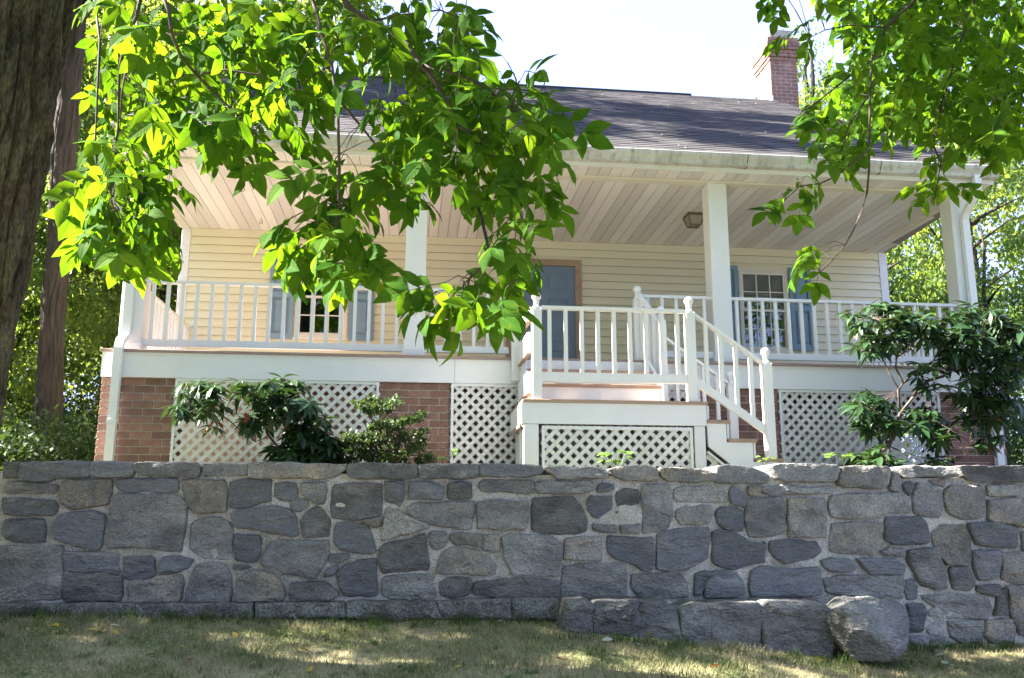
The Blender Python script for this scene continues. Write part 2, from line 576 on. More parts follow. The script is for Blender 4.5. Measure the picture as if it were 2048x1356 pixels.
# outlines of the stones, read off the photograph; crop origin and scale
CR = {1: (0, 900, 2.973), 2: (500, 900, 2.973), 3: (1000, 900, 2.973), 4: (1500, 900, 2.974)}
COPE = """1 s 40 75 135 78 130 165 30 165
1 b 138 85 200 75 400 70 545 78 550 140 530 160 330 170 300 185 160 178 130 160
1 b 555 75 700 70 800 80 805 135 780 160 650 165 550 150
1 s 810 85 860 78 1185 80 1195 130 1180 160 1000 158 850 150 810 120
1 s 1210 85 1330 82 1475 90 1480 140 1430 150 1215 155
2 t 0 85 150 78 400 85 565 90 570 115 500 160 430 170 250 165 0 165
2 s 585 90 700 78 900 85 995 90 1000 140 985 165 900 170 600 165 578 130
2 s 1005 95 1100 85 1355 90 1360 150 1340 165 1200 170 1010 165
3 b -120 85 0 85 160 90 245 100 250 140 150 160 0 160 -120 155
3 s 265 105 330 100 600 110 635 130 630 160 500 165 400 175 330 165 280 130
3 t 640 120 720 100 850 95 930 115 935 170 900 185 740 180 660 150
3 t 955 110 1050 110 1200 120 1275 140 1280 180 1160 190 1000 185 950 150
4 s -205 110 -140 88 0 110 100 150 90 195 0 200 -210 190
4 s 105 105 160 85 300 85 500 95 515 120 490 180 440 190 200 185 150 170
4 t 530 105 600 98 800 100 820 130 800 200 770 228 560 220 510 200 515 150
4 s 830 130 860 130 880 240 850 248 820 230
4 s 870 110 950 95 1150 105 1215 150 1180 160 1050 155 900 165
4 s 1220 100 1350 95 1680 100 1680 180 1500 190 1310 190 1250 150"""
STONES = """1 s 30 200 180 190 345 210 350 235 320 255 60 258 30 245
1 t 370 200 430 180 600 175 670 180 665 260 650 320 560 335 430 355 365 310 358 260
1 b 690 180 800 172 1060 172 1065 235 1045 250 880 240 790 250 730 245 690 215
1 t 1088 180 1340 180 1355 260 1345 365 1250 372 1160 372 1125 330 1090 255
1 b 1370 195 1480 175 1615 178 1612 300 1490 335 1430 345 1370 340
1 b 30 285 150 285 330 305 350 335 340 370 310 388 130 390 40 380 25 330
1 b 40 415 120 412 270 415 275 480 270 545 200 550 100 548 40 520 25 480
1 b 355 395 430 372 560 362 620 385 630 420 605 560 590 590 540 590 400 550 340 530 318 470
1 s 670 275 720 262 1050 270 1095 300 1115 330 1100 480 1080 600 1020 600 900 580 740 575 640 580 630 500 640 420 660 380
1 s 1140 440 1200 410 1310 400 1370 440 1388 480 1380 560 1385 640 1340 650 1220 640 1150 600 1130 560
1 b 1398 500 1546 510 1555 550 1545 610 1520 665 1405 650 1395 600
2 b -110 390 -90 370 0 355 170 335 240 360 275 400 290 500 250 515 120 495 0 465 -90 455
1 s -30 575 370 570 380 600 370 880 300 890 0 895 -30 895
1 b 390 605 560 610 715 618 715 725 690 738 600 722 480 728 392 712
1 b 735 640 900 630 925 650 925 740 880 760 790 768 735 755
1 b 975 640 1060 625 1160 655 1120 700 1060 725 960 725 955 690
1 s 1155 720 1180 680 1250 668 1340 680 1375 750 1380 830 1370 900 1250 905 1110 900 1115 840
1 b 1390 690 1400 680 1480 685 1495 700 1450 715 1390 712
1 s 385 745 490 748 600 742 730 750 735 840 720 890 385 900
1 t 770 795 900 770 960 745 1090 742 1095 790 1078 880 1060 900 800 905 770 860
2 t -75 770 0 720 60 715 140 740 190 780 212 850 195 895 -80 900
2 b 150 200 270 195 285 240 280 295 190 300 150 270
2 s 310 200 450 200 455 250 440 320 390 320 340 280 300 250
2 b 240 310 290 290 340 300 350 330 300 368 250 355
2 s 500 210 560 205 700 200 785 205 785 300 780 385 730 395 640 418 560 410 490 400 480 330
2 b 800 190 915 185 915 280 890 340 850 320 805 300
2 b 945 190 1080 195 1155 230 1140 295 1040 292 945 290
2 s 1180 200 1260 190 1315 205 1315 285 1250 290 1180 290
3 s -130 215 -110 185 0 180 195 185 200 240 160 260 60 250 -100 245
2 s 300 430 340 370 400 330 440 360 480 420 470 510 400 515 320 520
2 b 505 470 520 435 600 430 690 440 720 490 750 600 720 615 600 605 540 590 500 545
2 p 800 400 820 345 880 360 950 400 1060 440 1065 460 960 490 790 540 780 520 790 450
2 s 940 340 1010 315 1200 312 1330 310 1330 380 1310 470 1250 470 1120 450 1000 415 935 370
3 s -140 320 -60 300 0 300 165 310 165 400 150 470 0 472 -130 465
2 t 690 412 780 402 780 450 740 460 660 425
2 s 75 660 110 560 170 535 370 540 470 535 470 620 430 690 380 765 280 745 200 730 150 690 80 690
2 b 470 640 480 620 590 622 590 640 530 670 470 660
2 b 440 740 460 705 510 685 520 700 500 740 450 755
2 b 520 740 560 690 650 655 750 645 750 750 760 850 740 865 560 862 530 800
2 s 770 590 800 560 940 535 1040 500 1050 580 1065 660 1060 710 920 722 790 732 770 680
2 s 795 755 900 742 1085 735 1095 800 1110 870 1060 885 850 885 790 860 785 800
2 s 1065 500 1090 485 1160 485 1175 540 1150 575 1100 595 1070 560
2 t 1195 500 1260 495 1380 500 1372 580 1290 560 1215 565 1190 530
2 t 1392 503 1475 510 1480 600 1440 605 1382 590
2 t 1110 700 1140 610 1200 580 1300 585 1410 610 1460 680 1460 740 1350 740 1200 735 1110 730
2 s 1125 790 1180 755 1310 765 1325 800 1290 860 1200 880 1135 860
3 s -165 830 -145 785 0 770 200 765 350 778 350 868 200 878 0 878 -150 855
2 s 250 790 450 785 510 830 530 860 480 890 250 905 235 860
3 s 10 520 60 500 300 510 365 560 360 700 340 748 200 743 80 740 50 690 20 640
3 s 210 200 260 185 545 190 550 240 480 255 230 255 205 230
3 b 570 230 600 200 660 205 680 230 640 245 580 250
3 b 515 310 540 275 660 275 660 350 580 405 550 395 520 350
3 s 690 260 740 230 820 240 825 330 820 400 720 395 685 370
3 s 840 215 1000 205 1020 260 1020 400 990 470 900 490 848 495 842 400
3 p 1035 240 1080 220 1250 220 1345 270 1330 305 1230 310 1050 305 1030 280
3 b 1360 240 1390 215 1450 260 1475 300 1450 340 1370 310
3 t 1470 220 1540 220 1545 270 1480 270
3 s 195 290 430 280 480 340 515 420 510 480 440 500 250 495 190 480 190 380
3 s 550 440 680 448 695 490 600 488 552 475
3 s 708 450 830 440 825 495 720 495
3 t 1045 360 1100 335 1240 330 1270 370 1240 430 1180 445 1070 440 1040 400
3 b 1278 380 1310 340 1400 340 1445 370 1445 450 1430 480 1340 470 1290 430
4 s -20 300 60 290 190 280 210 350 200 490 80 515 -10 510 -30 400
3 t 385 530 480 515 600 520 600 655 500 655 378 645
3 b 640 510 780 520 905 520 910 620 900 710 850 720 760 660 680 640 640 600
3 b 935 500 1040 470 1150 460 1240 465 1240 580 1230 640 1100 715 980 720 930 700
3 b 1262 490 1310 475 1400 495 1480 550 1560 560 1560 660 1480 680 1400 710 1300 690 1257 660
4 b 92 555 75 545 85 600 70 660 78 668
3 s 378 695 480 675 740 675 748 780 748 880 560 885 368 880 362 800
3 s 785 740 900 735 1070 735 1110 790 1115 870 1000 880 830 880 775 810
3 b 1160 740 1210 720 1255 725 1215 780 1190 860 1150 860
3 b 1205 800 1262 722 1360 712 1430 772 1450 850 1350 875 1212 870
4 b 0 720 60 690 200 705 400 698 415 780 410 850 300 865 100 870 0 865 -10 800
4 s 60 225 200 208 350 228 480 218 490 255 360 260 100 260 62 245
4 b 905 200 950 190 970 220 940 275 910 240
4 s 990 195 1080 215 1130 250 1135 330 1120 400 1020 395 960 370 955 290
4 t 1150 240 1190 215 1360 215 1385 260 1375 370 1350 405 1240 410 1170 370 1140 300
4 p 1400 215 1550 205 1620 225 1600 270 1450 275 1405 265
4 t 1060 182 1160 172 1150 220 1100 210
4 t 225 295 330 285 440 290 445 400 445 520 350 520 225 515 220 400
4 p 475 275 600 262 900 260 945 300 940 365 800 370 740 400 600 410 480 395 465 330
4 t 485 440 600 430 780 435 780 560 740 620 600 615 475 600 468 520
4 b 800 400 1000 395 1040 440 1060 540 1040 555 850 560 800 530 790 450
4 t 1410 300 1560 290 1680 290 1680 440 1600 460 1560 440 1405 415
4 t 1075 490 1130 440 1270 445 1300 520 1310 640 1290 690 1170 680 1110 610 1080 540
4 b 1285 440 1400 430 1480 430 1570 470 1570 580 1440 575 1340 560 1305 500
4 s 1610 490 1680 480 1680 600 1610 590
4 b 115 545 220 535 390 545 425 600 380 640 200 675 130 630 105 590
4 b 415 660 480 640 580 650 620 700 580 725 480 720 425 690
4 b 625 650 700 645 860 650 920 690 900 740 720 740 672 700
4 s 775 602 830 580 920 588 918 632 800 625
4 s 935 600 1090 580 1120 660 1155 740 1155 820 1100 830 1010 800 970 720 935 660
4 s 1190 700 1290 695 1330 760 1330 800 1290 838 1200 820 1185 760
4 b 1318 600 1470 595 1475 700 1460 760 1350 770 1325 690
4 t 1488 610 1680 600 1680 800 1560 790 1485 760
4 s 430 765 560 745 900 750 912 800 898 880 700 885 560 870 450 840
4 b 922 780 970 765 995 820 985 885 925 885
4 s 1010 870 1200 850 1400 870 1430 930 1400 1000 1170 1000 1140 950 1050 910
4 b 1340 805 1470 800 1475 850 1440 868 1340 842
4 b 925 915 1020 915 1035 970 1015 1080 950 1085 935 1000
4 p 1050 960 1100 930 1145 970 1150 1090 1060 1090 1042 1020
4 s 1170 1020 1370 1010 1380 1080 1360 1140 1270 1155 1190 1110
4 t 1390 1015 1540 1005 1560 1060 1550 1145 1450 1155 1385 1100
4 t 1520 810 1680 810 1680 1120 1600 1090 1550 1000
4 s 1470 830 1510 820 1530 980 1440 980
4 s 945 1105 1170 1115 1180 1160 1000 1165 940 1140"""
LEDGE = """3 s 360 1020 400 900 500 890 560 930 540 1040 440 1050
3 s 560 960 580 910 830 900 790 980 770 1045 680 1060 570 1045
3 s 790 1000 840 910 980 905 1060 960 1080 1100 900 1110 780 1070
3 s 1080 960 1180 920 1230 925 1250 1000 1240 1130 1090 1110
3 s 1250 930 1350 920 1545 915 1565 960 1545 1150 1250 1130
4 s 80 950 110 910 300 910 430 920 490 970 500 1200 300 1190 90 1150"""
FOOT = """1 f -60 912 228 920 232 1000 -60 1005
1 f 240 925 480 915 800 918 810 990 240 995
1 f 820 918 1200 915 1500 912 1510 990 820 992
2 f 40 912 400 908 560 905 570 990 40 995
2 f 580 905 790 900 1100 905 1150 1000 820 1005 580 990
2 f 1110 902 1400 890 1546 885 1550 1000 1160 1002
3 f 70 885 390 880 370 960 345 1005 70 1000"""
SM = {'s': 'stone', 'b': 'stone_blue', 't': 'stone_tan', 'p': 'stone_pale', 'f': 'footing'}


def outline(line, Yp):
    w = line.split()
    ox, oy, s = CR[int(w[0])]
    n = [float(q) for q in w[2:]]
    pts = []
    for k in range(0, len(n), 2):
        p = at(ox+n[k]/s, oy+n[k+1]/s, Yp)
        pts.append((p.x, p.z))
    return pts, SM[w[1]]


def stone_mesh(name, pts, yf, yb, material, proud=.03, rough=.006, seg=.05, soft=.010, grow=.006):
    a = sum(pts[i-1][0]*pts[i][1]-pts[i][0]*pts[i-1][1] for i in range(len(pts)))
    if a < 0: pts = pts[::-1]
    cx, cz = sum(p[0] for p in pts)/len(pts), sum(p[1] for p in pts)/len(pts)
    pts = [(cx+(x-cx)*(1+grow/max(.02, abs(x-cx))) if abs(x-cx) > .02 else x, cz+(z-cz)*(1+grow/max(.02, abs(z-cz))) if abs(z-cz) > .02 else z) for x, z in pts]
    q = []
    for i in range(len(pts)):
        p0, p1 = pts[i], pts[(i+1) % len(pts)]
        d = math.hypot(p1[0]-p0[0], p1[1]-p0[1])
        c = min(.18, .009/max(d, .001))
        q.append((p0[0]+(p1[0]-p0[0])*c, p0[1]+(p1[1]-p0[1])*c))
        k = max(1, int(d/seg))
        for j in range(1, k):
            t = j/k
            q.append((p0[0]+(p1[0]-p0[0])*t+rnd.uniform(-.005, .005), p0[1]+(p1[1]-p0[1])*t+rnd.uniform(-.005, .005)))
        q.append((p0[0]+(p1[0]-p0[0])*(1-c), p0[1]+(p1[1]-p0[1])*(1-c)))
    n = len(q)
    sd = rnd.uniform(0, 50)
    tilt, tilt2 = rnd.uniform(-.035, .035), rnd.uniform(-.07, .05)
    vs_ = []

    def relief(x, z):
        w = noise.noise(Vector((x*5, sd, z*8)))*rough*1.1+noise.noise(Vector((x*15, sd+9, z*26)))*rough*.75
        st = noise.noise(Vector((x*3, sd+20, z*11)))
        return w-(.45*rough if st > .12 else 0)

    def ring(fr, ins, y, k_):
        for (x, z) in q:
            d = max(.001, math.hypot(x-cx, z-cz))
            k = fr*max(.25, 1-ins/d)
            xx, zz = cx+(x-cx)*k, cz+(z-cz)*k
            vs_.append((xx, y+(xx-cx)*tilt+(zz-cz)*tilt2-k_*relief(xx, zz), zz))
    ring(1, 0, yb, 0)
    ring(1, 0, yf-proud*.45, .5)
    ring(1, soft*.4, yf-proud*.88, .8)
    ring(1, soft*1.3, yf-proud*1.05, 1)
    for fr in (.80, .60, .40, .20): ring(fr, soft*fr, yf-proud*1.12, 1)
    vs_.append((cx, yf-proud*1.12-relief(cx, cz), cz))
    fs = []
    for r in range(7):
        for i in range(n):
            j = (i+1) % n
            fs.append((r*n+i, r*n+j, (r+1)*n+j, (r+1)*n+i))
    for i in range(n): fs.append((7*n+i, 7*n+(i+1) % n, 8*n))
    fs.append(tuple(range(n))[::-1])
    return MB().add(vs_, fs).mesh(name, material)


xspan = at(2048, 1000, WF).x-at(0, 1000, WF).x
stone_list = []
for line in COPE.split('\n'):
    pts, ms = outline(line, WF)
    stone_list.append((stone_mesh('stone', pts, WF-.02, WF+.42, M[ms], rnd.uniform(.02, .05), .014, soft=.010), sum(p[0] for p in pts)/len(pts)))
for line in STONES.split('\n'):
    pts, ms = outline(line, WF)
    stone_list.append((stone_mesh('stone', pts, WF, WF+.08, M[ms], rnd.uniform(.018, .050), .017), sum(p[0] for p in pts)/len(pts)))
for line in FOOT.split('\n'):
    pts, ms = outline(line, WF-.06)
    stone_list.append((stone_mesh('stone', pts, WF-.07, WF+.05, M[ms], .03, .012, soft=.02), sum(p[0] for p in pts)/len(pts)))
for me, cx in stone_list: link('stone', me, wall)
for me, cx in stone_list:                       # the wall goes on past both edges of the picture
    if cx < -.6: link('stone', me, wall, (xspan+.02, 0, 0))
    if 2.6 < cx < 4.05: link('stone', me, wall, (-xspan-.02, 0, 0))
for line in LEDGE.split('\n'):
    pts, ms = outline(line, WF-.32)
    zm = sum(p[1] for p in pts)/len(pts)
    pts = [(x, z-.075 if z < zm else z) for x, z in pts]
    link('ledge_stone', stone_mesh('ledge_stone', pts, WF-.29+rnd.uniform(-.02, .03), WF+.02, M[ms], rnd.uniform(.03, .05), .030, soft=.016, seg=.05, grow=.010), wall)


MB().prism_y([(1.0, .80), (1.05, .945), (2.70, .93), (2.75, .55), (1.9, .62)], WF-.25, WF+.02).make('ledge_core', M['footing'], wall)


def boulder_mesh():
    mb = MB()
    line = "4 s 500 960 590 895 740 890 900 915 930 960 950 1090 930 1190 840 1240 700 1250 560 1170 510 1060"
    pts, ms = outline(line, 5.55)
    cx, cz = sum(p[0] for p in pts)/len(pts), sum(p[1] for p in pts)/len(pts)
    ang = sorted((math.atan2(p[1]-cz, p[0]-cx), math.hypot(p[0]-cx, p[1]-cz)) for p in pts)
    A = [a for a, r in ang]
    R = [r for a, r in ang]
    A = [A[-1]-2*math.pi]+A+[A[0]+2*math.pi]
    R = [R[-1]]+R+[R[0]]
    nu, nv = 64, 34
    vs_ = []
    for j in range(nv+1):
        ph = math.pi*j/nv
        for i in range(nu):
            th = 2*math.pi*i/nu-math.pi
            r = .98*float(np.interp(th, A, R))
            sx = math.sin(ph)**.42
            p = Vector((cx+r*sx*math.cos(th), 5.66-.25*abs(math.cos(ph))**.7*(1 if math.cos(ph) > 0 else -1), cz+r*sx*math.sin(th)))
            p += noise.noise_vector(p*3.3)*.06+noise.noise_vector(p*11)*.016+noise.noise_vector(p*33)*.006
            vs_.append(p)
    rb = random.Random(12)
    c0 = Vector((cx, 5.64, cz))
    for q in range(13):                 # broken faces
        n_ = Vector((rb.gauss(0, 1), rb.gauss(-.5, 1), rb.gauss(.1, .8))).normalized()
        sup = max((p-c0).dot(n_) for p in vs_)
        lim = sup*rb.uniform(.84, .94)
        vs_ = [p-n_*(max(0, (p-c0).dot(n_)-lim)*.92) for p in vs_]
    vs_ = [p+noise.noise_vector(p*21)*.006+noise.noise_vector(p*48)*.004 for p in vs_]
    fs = [(j*nu+i, j*nu+(i+1) % nu, (j+1)*nu+(i+1) % nu, (j+1)*nu+i) for j in range(nv) for i in range(nu)]
    mb.add(vs_, fs)
    return mb.mesh('boulder', M['stone'])


o = link('boulder', boulder_mesh(), None)
tag(o, 'big rounded grey boulder on the grass at the end of the low stone ledge', 'boulder')

# ------------------------------------------------------------------ the house
house = empty('farmhouse', (1.7, 12, 1.95), 'pale yellow farmhouse with blue shutters and a long white front porch', 'house')
DT = 3.114          # top of porch floor
CZ = 5.173          # ceiling
WY = 11.335         # front wall
XL, XR = -2.96, 6.27

# porch floor
pf = empty('porch_floor', (1.7, 10, 3.1), parent=house)
for k in range(18):
    y0 = 8.793+k*.1412
    MB().bbox(XL-.02, XR+.02, y0, y0+.138, DT-.028, DT, .003).make('floor_board', M['deck'], pf)
for xa, xb in ((XL, .42), (.423, 3.66), (3.663, XR)):
    MB().box(xa, xb, 8.815+(.0015 if xa > 0 and xb < 4 else 0), 8.853, 2.844, 3.086).make('porch_fascia', M['white'], house)
MB().box(XL, XL+.04, 8.857, 11.3, 2.844, 3.086).box(XR-.04, XR, 8.857, 11.3, 2.844, 3.086).box(-2.9, 6.2, 10.0, 10.04, 2.86, 3.08).make('floor_joist', M['deck'], house)
# foundation under the house wall
MB().box(-2.95, 6.5, 11.30, 11.33, 1.7, 3.08).make('foundation', M['mortar'], house)


def brick_pier(x0, x1):
    p = empty('brick_pier', (x0, 8.9, 1.8), parent=house)
    MB().box(x0+.006, x1-.006, 8.862, 9.24, 1.8, 2.84).make('mortar', M['mortar'], p)
    ch, bl, j = .0735, .200, .011
    c = 0
    z = 2.838
    while z > 1.86:
        off = 0 if c % 2 == 0 else bl/2
        x = x0-off
        while x < x1-.01:
            a, b = max(x, x0), min(x+bl-j, x1)
            if b-a > .02:
                w = b-a
                key = round(w, 3)
                if key not in BR:
                    BR[key] = MB().bbox(0, w, 0, .09, -(ch-j), 0, .004).mesh('brick', M['brick'])
                link('brick', BR[key], p, (a, 8.85+rnd.uniform(-.002, .002), z))
            x += bl
        z -= ch
        c += 1
    # the pier's two ends
    for xe in (x0, x1):
        mb = MB()
        for q in range(14):
            zz = 2.838-q*ch
            for yy in (8.95, 9.10) if q % 2 else (8.95+.05, 9.05+.1):
                mb.box(xe-.004, xe+.004, yy, yy+.12, zz-(ch-j), zz)
        mb.make('brick_end', M['brick'], p)['kind'] = 'stuff'


BR = {}
for a, b in ((-2.955, -2.27), (-.318, .385), (2.95, 3.782), (5.56, 6.275)): brick_pier(a, b)


def lattice(x0, x1, z0, z1, yf, pitch=.109, w=.036, clip=None):
    p = empty('lattice_panel', (x0, yf, z0), parent=house)
    fr = MB()
    if clip is None:
        fr.box(x0, x1, yf-.014, yf, z1-.028, z1).box(x0, x0+.026, yf-.014, yf, z0, z1-.028).box(x1-.026, x1, yf-.014, yf, z0, z1-.028)
        fr.make('lattice_frame', M['white'], p)
    for s, y in ((1, yf), (-1, yf+.008)):
        lo = x0-(z1-z0) if s > 0 else x0
        hi = x1 if s > 0 else x1+(z1-z0)
        k = math.floor(lo/pitch)*pitch+pitch*.35
        while k < hi:
            # centre line x = k + s*(z - z0)
            za = z0
            if s > 0 and k < x0: za = z0+(x0-k)
            if s < 0 and k > x1: za = z0+(k-x1)
            zb = z1
            xb = k+s*(z1-z0)
            if xb > x1: zb = z0+(x1-k)*s
            elif xb < x0: zb = z0+(x0-k)*s
            if clip is not None:
                A, B = clip      # keep z below A + B*x : A + B*(k+s(z-z0))
                den = 1-B*s
                if abs(den) > 1e-3:
                    zc = (A+B*(k-s*z0))/den
                    if s > 0 or True:
                        zb = min(zb, zc)
            if zb-za > .02:
                MB().bar((k+s*(za-z0), y+.003, za), (k+s*(zb-z0), y+.003, zb), w, .006, up=(0, 1, 0)).make('lattice_slat', M['lattice'], p)
            k += pitch
    return p


ZB = 1.90
lattice(-2.266, -.322, ZB, 2.842, 8.838)
lattice(.389, 2.944, ZB, 2.842, 8.838)
lattice(3.786, 5.556, ZB, 2.842, 8.838)

# posts, beam
for x0, x1 in ((-2.885, -2.672), (-.10, .115), (3.178, 3.388), (6.005, 6.22)):
    p = empty('porch_post', (x0, 8.983, DT), parent=house)
    MB().bbox(x0, x1, 8.983, 9.195, DT, 5.150, .006).make('post_shaft', M['white'], p)
    MB().bbox(x0-.012, x1+.012, 8.971, 9.207, DT, DT+.10, .006).make('post_base', M['white'], p)
MB().box(XL+.02, 6.26, 8.983, 9.10, 5.152, CZ).make('beam_trim', M['trim'], house)
MB().box(XL+.02, 6.26, 8.99, 9.19, CZ+.03, CZ+.2).make('beam', M['white'], house)
for x0, x1, ye in ((XL, XL+.09, 11.3), (6.17, 6.26, 11.3)):
    MB().box(x0, x1, 9.105, ye, 5.152, CZ-.002).make('beam_trim', M['trim'], house)

# ceiling and soffit, slat by slat
pc = empty('porch_ceiling', (1.7, 10, CZ), parent=house)
es = empty('eave_soffit', (1.7, 8.86, CZ), parent=house)
PIT = .1265
for k in range(76):
    x0 = -2.995+k*PIT
    x1 = x0+PIT-.007
    m_ = M['vent'] if (k+2) % 4 < 2 else M['vinyl']
    ys = 9.0
    if x1 > 6.26: ys = 9.0+(x1-6.26)/.27*2.3
    if ys < 11.2:
        MB().box(x0, x1, ys, 11.33, CZ, CZ+.012).make('ceiling_slat', m_, pc)
    if x0 < 6.30 and x0 > -3.03:
        MB().box(x0, min(x1, 6.36), 8.746, 8.978, CZ, CZ+.012).make('soffit_slat', m_, es)
MB().add([(-3.02, 8.75, CZ+.010), (6.36, 8.75, CZ+.010), (6.55, 11.34, CZ+.010), (-3.02, 11.34, CZ+.010)], [(0, 1, 2, 3)]).make('ceiling_groove', M['groove'], pc)

# eave: fascia, gutter
MB().box(-3.03, 6.372, 8.722, 8.744, CZ-.002, 5.335).make('eave_fascia', M['white'], house)
gp = [(8.720, 5.215), (8.650, 5.215), (8.640, 5.225), (8.632, 5.262), (8.606, 5.300), (8.600, 5.338), (8.606, 5.344), (8.614, 5.338), (8.620, 5.303), (8.645, 5.264), (8.652, 5.229), (8.712, 5.227), (8.712, 5.335), (8.720, 5.335)]
g = empty('gutter', (1.6, 8.66, 5.2), parent=house)
MB().prism_x(gp, -3.04, 6.38).make('gutter_trough', M['gutter'], g)
for xe in (-3.042, 6.378):
    MB().prism_x([(8.72, 5.212), (8.645, 5.212), (8.60, 5.30), (8.598, 5.34), (8.72, 5.34)], xe, xe+.004).make('gutter_end_cap', M['gutter'], g)
for x in (.9, 3.5, 5.0):
    MB().prism_x([(8.719, 5.210), (8.648, 5.210), (8.628, 5.258), (8.602, 5.298), (8.597, 5.336), (8.72, 5.336)], x, x+.006).make('gutter_joint', M['ridge'], g)


def downspout(x, path, name='downspout'):
    p = empty(name, (x, 8.8, 1.9), parent=house)
    mb = MB()
    w, d = .078, .056
    vs_ = []
    n = len(path)
    for i, (y, z) in enumerate(path):
        a = Vector(path[max(i-1, 0)])
        b = Vector(path[min(i+1, n-1)])
        t = (b-a).normalized()
        nr = Vector((t.y, -t.x))
        c = Vector((y, z))
        for sx, sn in ((-1, -1), (1, -1), (1, 1), (-1, 1)):
            q = c+nr*(sn*d/2)
            vs_.append((x+sx*w/2, q.x, q.y))
    fs = [(i*4+k, i*4+(k+1) % 4, (i+1)*4+(k+1) % 4, (i+1)*4+k) for i in range(n-1) for k in range(4)]
    fs += [(0, 1, 2, 3), tuple(4*(n-1)+k for k in (3, 2, 1, 0))]
    mb.add(vs_, fs)
    mb.make('pipe', M['white'], p)
    for z in (4.6, 2.4):
        yy = 8.945 if z > 3 else 8.775
        MB().box(x-w/2-.008, x+w/2+.008, yy-.034, yy+.034, z, z+.03).make('strap', M['white'], p)


for x in (-2.80, 6.13):
    downspout(x, [(8.66, 5.24), (8.66, 5.14), (8.69, 5.06), (8.90, 4.90), (8.945, 4.82), (8.945, 3.34), (8.93, 3.27), (8.80, 3.19), (8.775, 3.12), (8.775, 1.95)])

# roof
RY, RZ = 14.8, 9.20
EY, EZ = 8.625, 5.350
rf = empty('roof', (1.7, RY, EZ), parent=house)
nrm = Vector((0, -(RZ-EZ), RY-EY)).normalized()


def xr_at(t): return 6.372+(6.56-6.372)*t


mb = MB()
mb.add([(-3.04, EY+.02, EZ-.035), (xr_at(0), EY+.02, EZ-.035), (xr_at(1), RY, RZ-.035), (-3.04, RY, RZ-.035), (-3.04, EY, EZ), (xr_at(0), EY, EZ), (xr_at(1), RY, RZ), (-3.04, RY, RZ)],
       [(0, 3, 2, 1), (4, 5, 6, 7), (0, 1, 5, 4), (3, 0, 4, 7), (1, 2, 6, 5)])
mb.add([(-3.04, RY, RZ), (6.56, RY, RZ), (6.4, 20.97, EZ), (-3.04, 20.97, EZ), (-3.04, RY, RZ-.035), (6.56, RY, RZ-.035), (6.4, 20.97, EZ-.035), (-3.04, 20.97, EZ-.035)],
       [(0, 1, 2, 3), (7, 6, 5, 4), (2, 6, 7, 3), (0, 3, 7, 4), (1, 5, 6, 2)])
mb.make('roof_deck', M['roof'], rf)
mb = MB()
NR = 50
for r in range(NR):
    t0, t1 = r/NR, (r+1.12)/NR
    y0, z0 = EY+(RY-EY)*t0-.004, EZ+(RZ-EZ)*t0
    y1, z1 = EY+(RY-EY)*min(t1, 1), EZ+(RZ-EZ)*min(t1, 1)
    x = -3.05-rnd.uniform(0, .3)
    while x < xr_at(t0):
        a, b = max(x, -3.05), min(x+.305, xr_at(t0)+.01)
        x += .309
        if b-a < .02: continue
        h = .0055+rnd.uniform(-.0015, .003)
        lo = (y0+nrm.y*.002, z0+nrm.z*.002)
        lt = (y0+nrm.y*h, z0+nrm.z*h)
        ut = (y1+nrm.y*.0015, z1+nrm.z*.0015)
        mb.add([(a, *lo), (b, *lo), (a, *lt), (b, *lt), (a, *ut), (b, *ut)], [(0, 1, 3, 2), (2, 3, 5, 4), (0, 2, 4), (1, 5, 3)])
o = mb.make('shingle_courses', M['roof'], rf)
o['kind'] = 'stuff'
MB().box(-2.6, 4.98, RY-.07, RY+.07, RZ-.06, RZ+.006).make('ridge_vent', M['ridge'], rf)
# rake boards
for (xa, xb, sx) in ((xr_at(0), xr_at(1), 1), (-3.04, -3.04, -1)):
    mb = MB()
    o1 = .0 if sx > 0 else -.022
    mb.add([(xa-.03+o1, EY+.1, EZ-.15), (xb-.03+o1, RY, RZ-.19), (xb-.03+o1, RY, RZ-.037), (xa-.03+o1, EY+.1, EZ+.02),
            (xa-.008+o1, EY+.1, EZ-.15), (xb-.008+o1, RY, RZ-.19), (xb-.008+o1, RY, RZ-.037), (xa-.008+o1, EY+.1, EZ+.02)],
           [(0, 1, 2, 3), (7, 6, 5, 4), (0, 4, 5, 1), (1, 5, 6, 2), (2, 6, 7, 3), (3, 7, 4, 0)])
    mb.make('rake_board', M['white'], rf)
# gables and body walls
for x in (-2.985, 6.30):
    MB().prism_x([(8.76, 5.19), (RY, RZ-.06), (20.8, 5.19)], x, x+.02).make('gable_wall', M['siding'], house)
body = MB()
body.box(-2.965, -2.945, WY+.02, 18.4, 1.8, 5.16)
body.box(6.46, 6.48, WY+.02, 18.4, 1.8, 5.16)
body.box(-2.94, 6.455, 18.38, 18.40, 1.8, 5.16)
body.make('side_walls', M['siding'], house)
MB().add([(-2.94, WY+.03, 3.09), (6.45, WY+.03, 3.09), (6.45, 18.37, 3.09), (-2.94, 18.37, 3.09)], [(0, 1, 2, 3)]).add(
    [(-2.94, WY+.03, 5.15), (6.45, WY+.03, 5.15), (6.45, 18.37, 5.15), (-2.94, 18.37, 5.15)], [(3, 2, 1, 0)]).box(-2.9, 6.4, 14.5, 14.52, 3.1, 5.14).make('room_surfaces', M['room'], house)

# chimney
ch = empty('chimney', (6.86, 15.2, 2), parent=house)
CX0, CX1, CY0, CY1 = 6.60, 7.125, 14.9, 15.58
MB().box(CX0+.006, CX1-.006, CY0+.006, CY1-.006, 1.9, 10.44).make('mortar', M['mortar'], ch)
mb = MB()


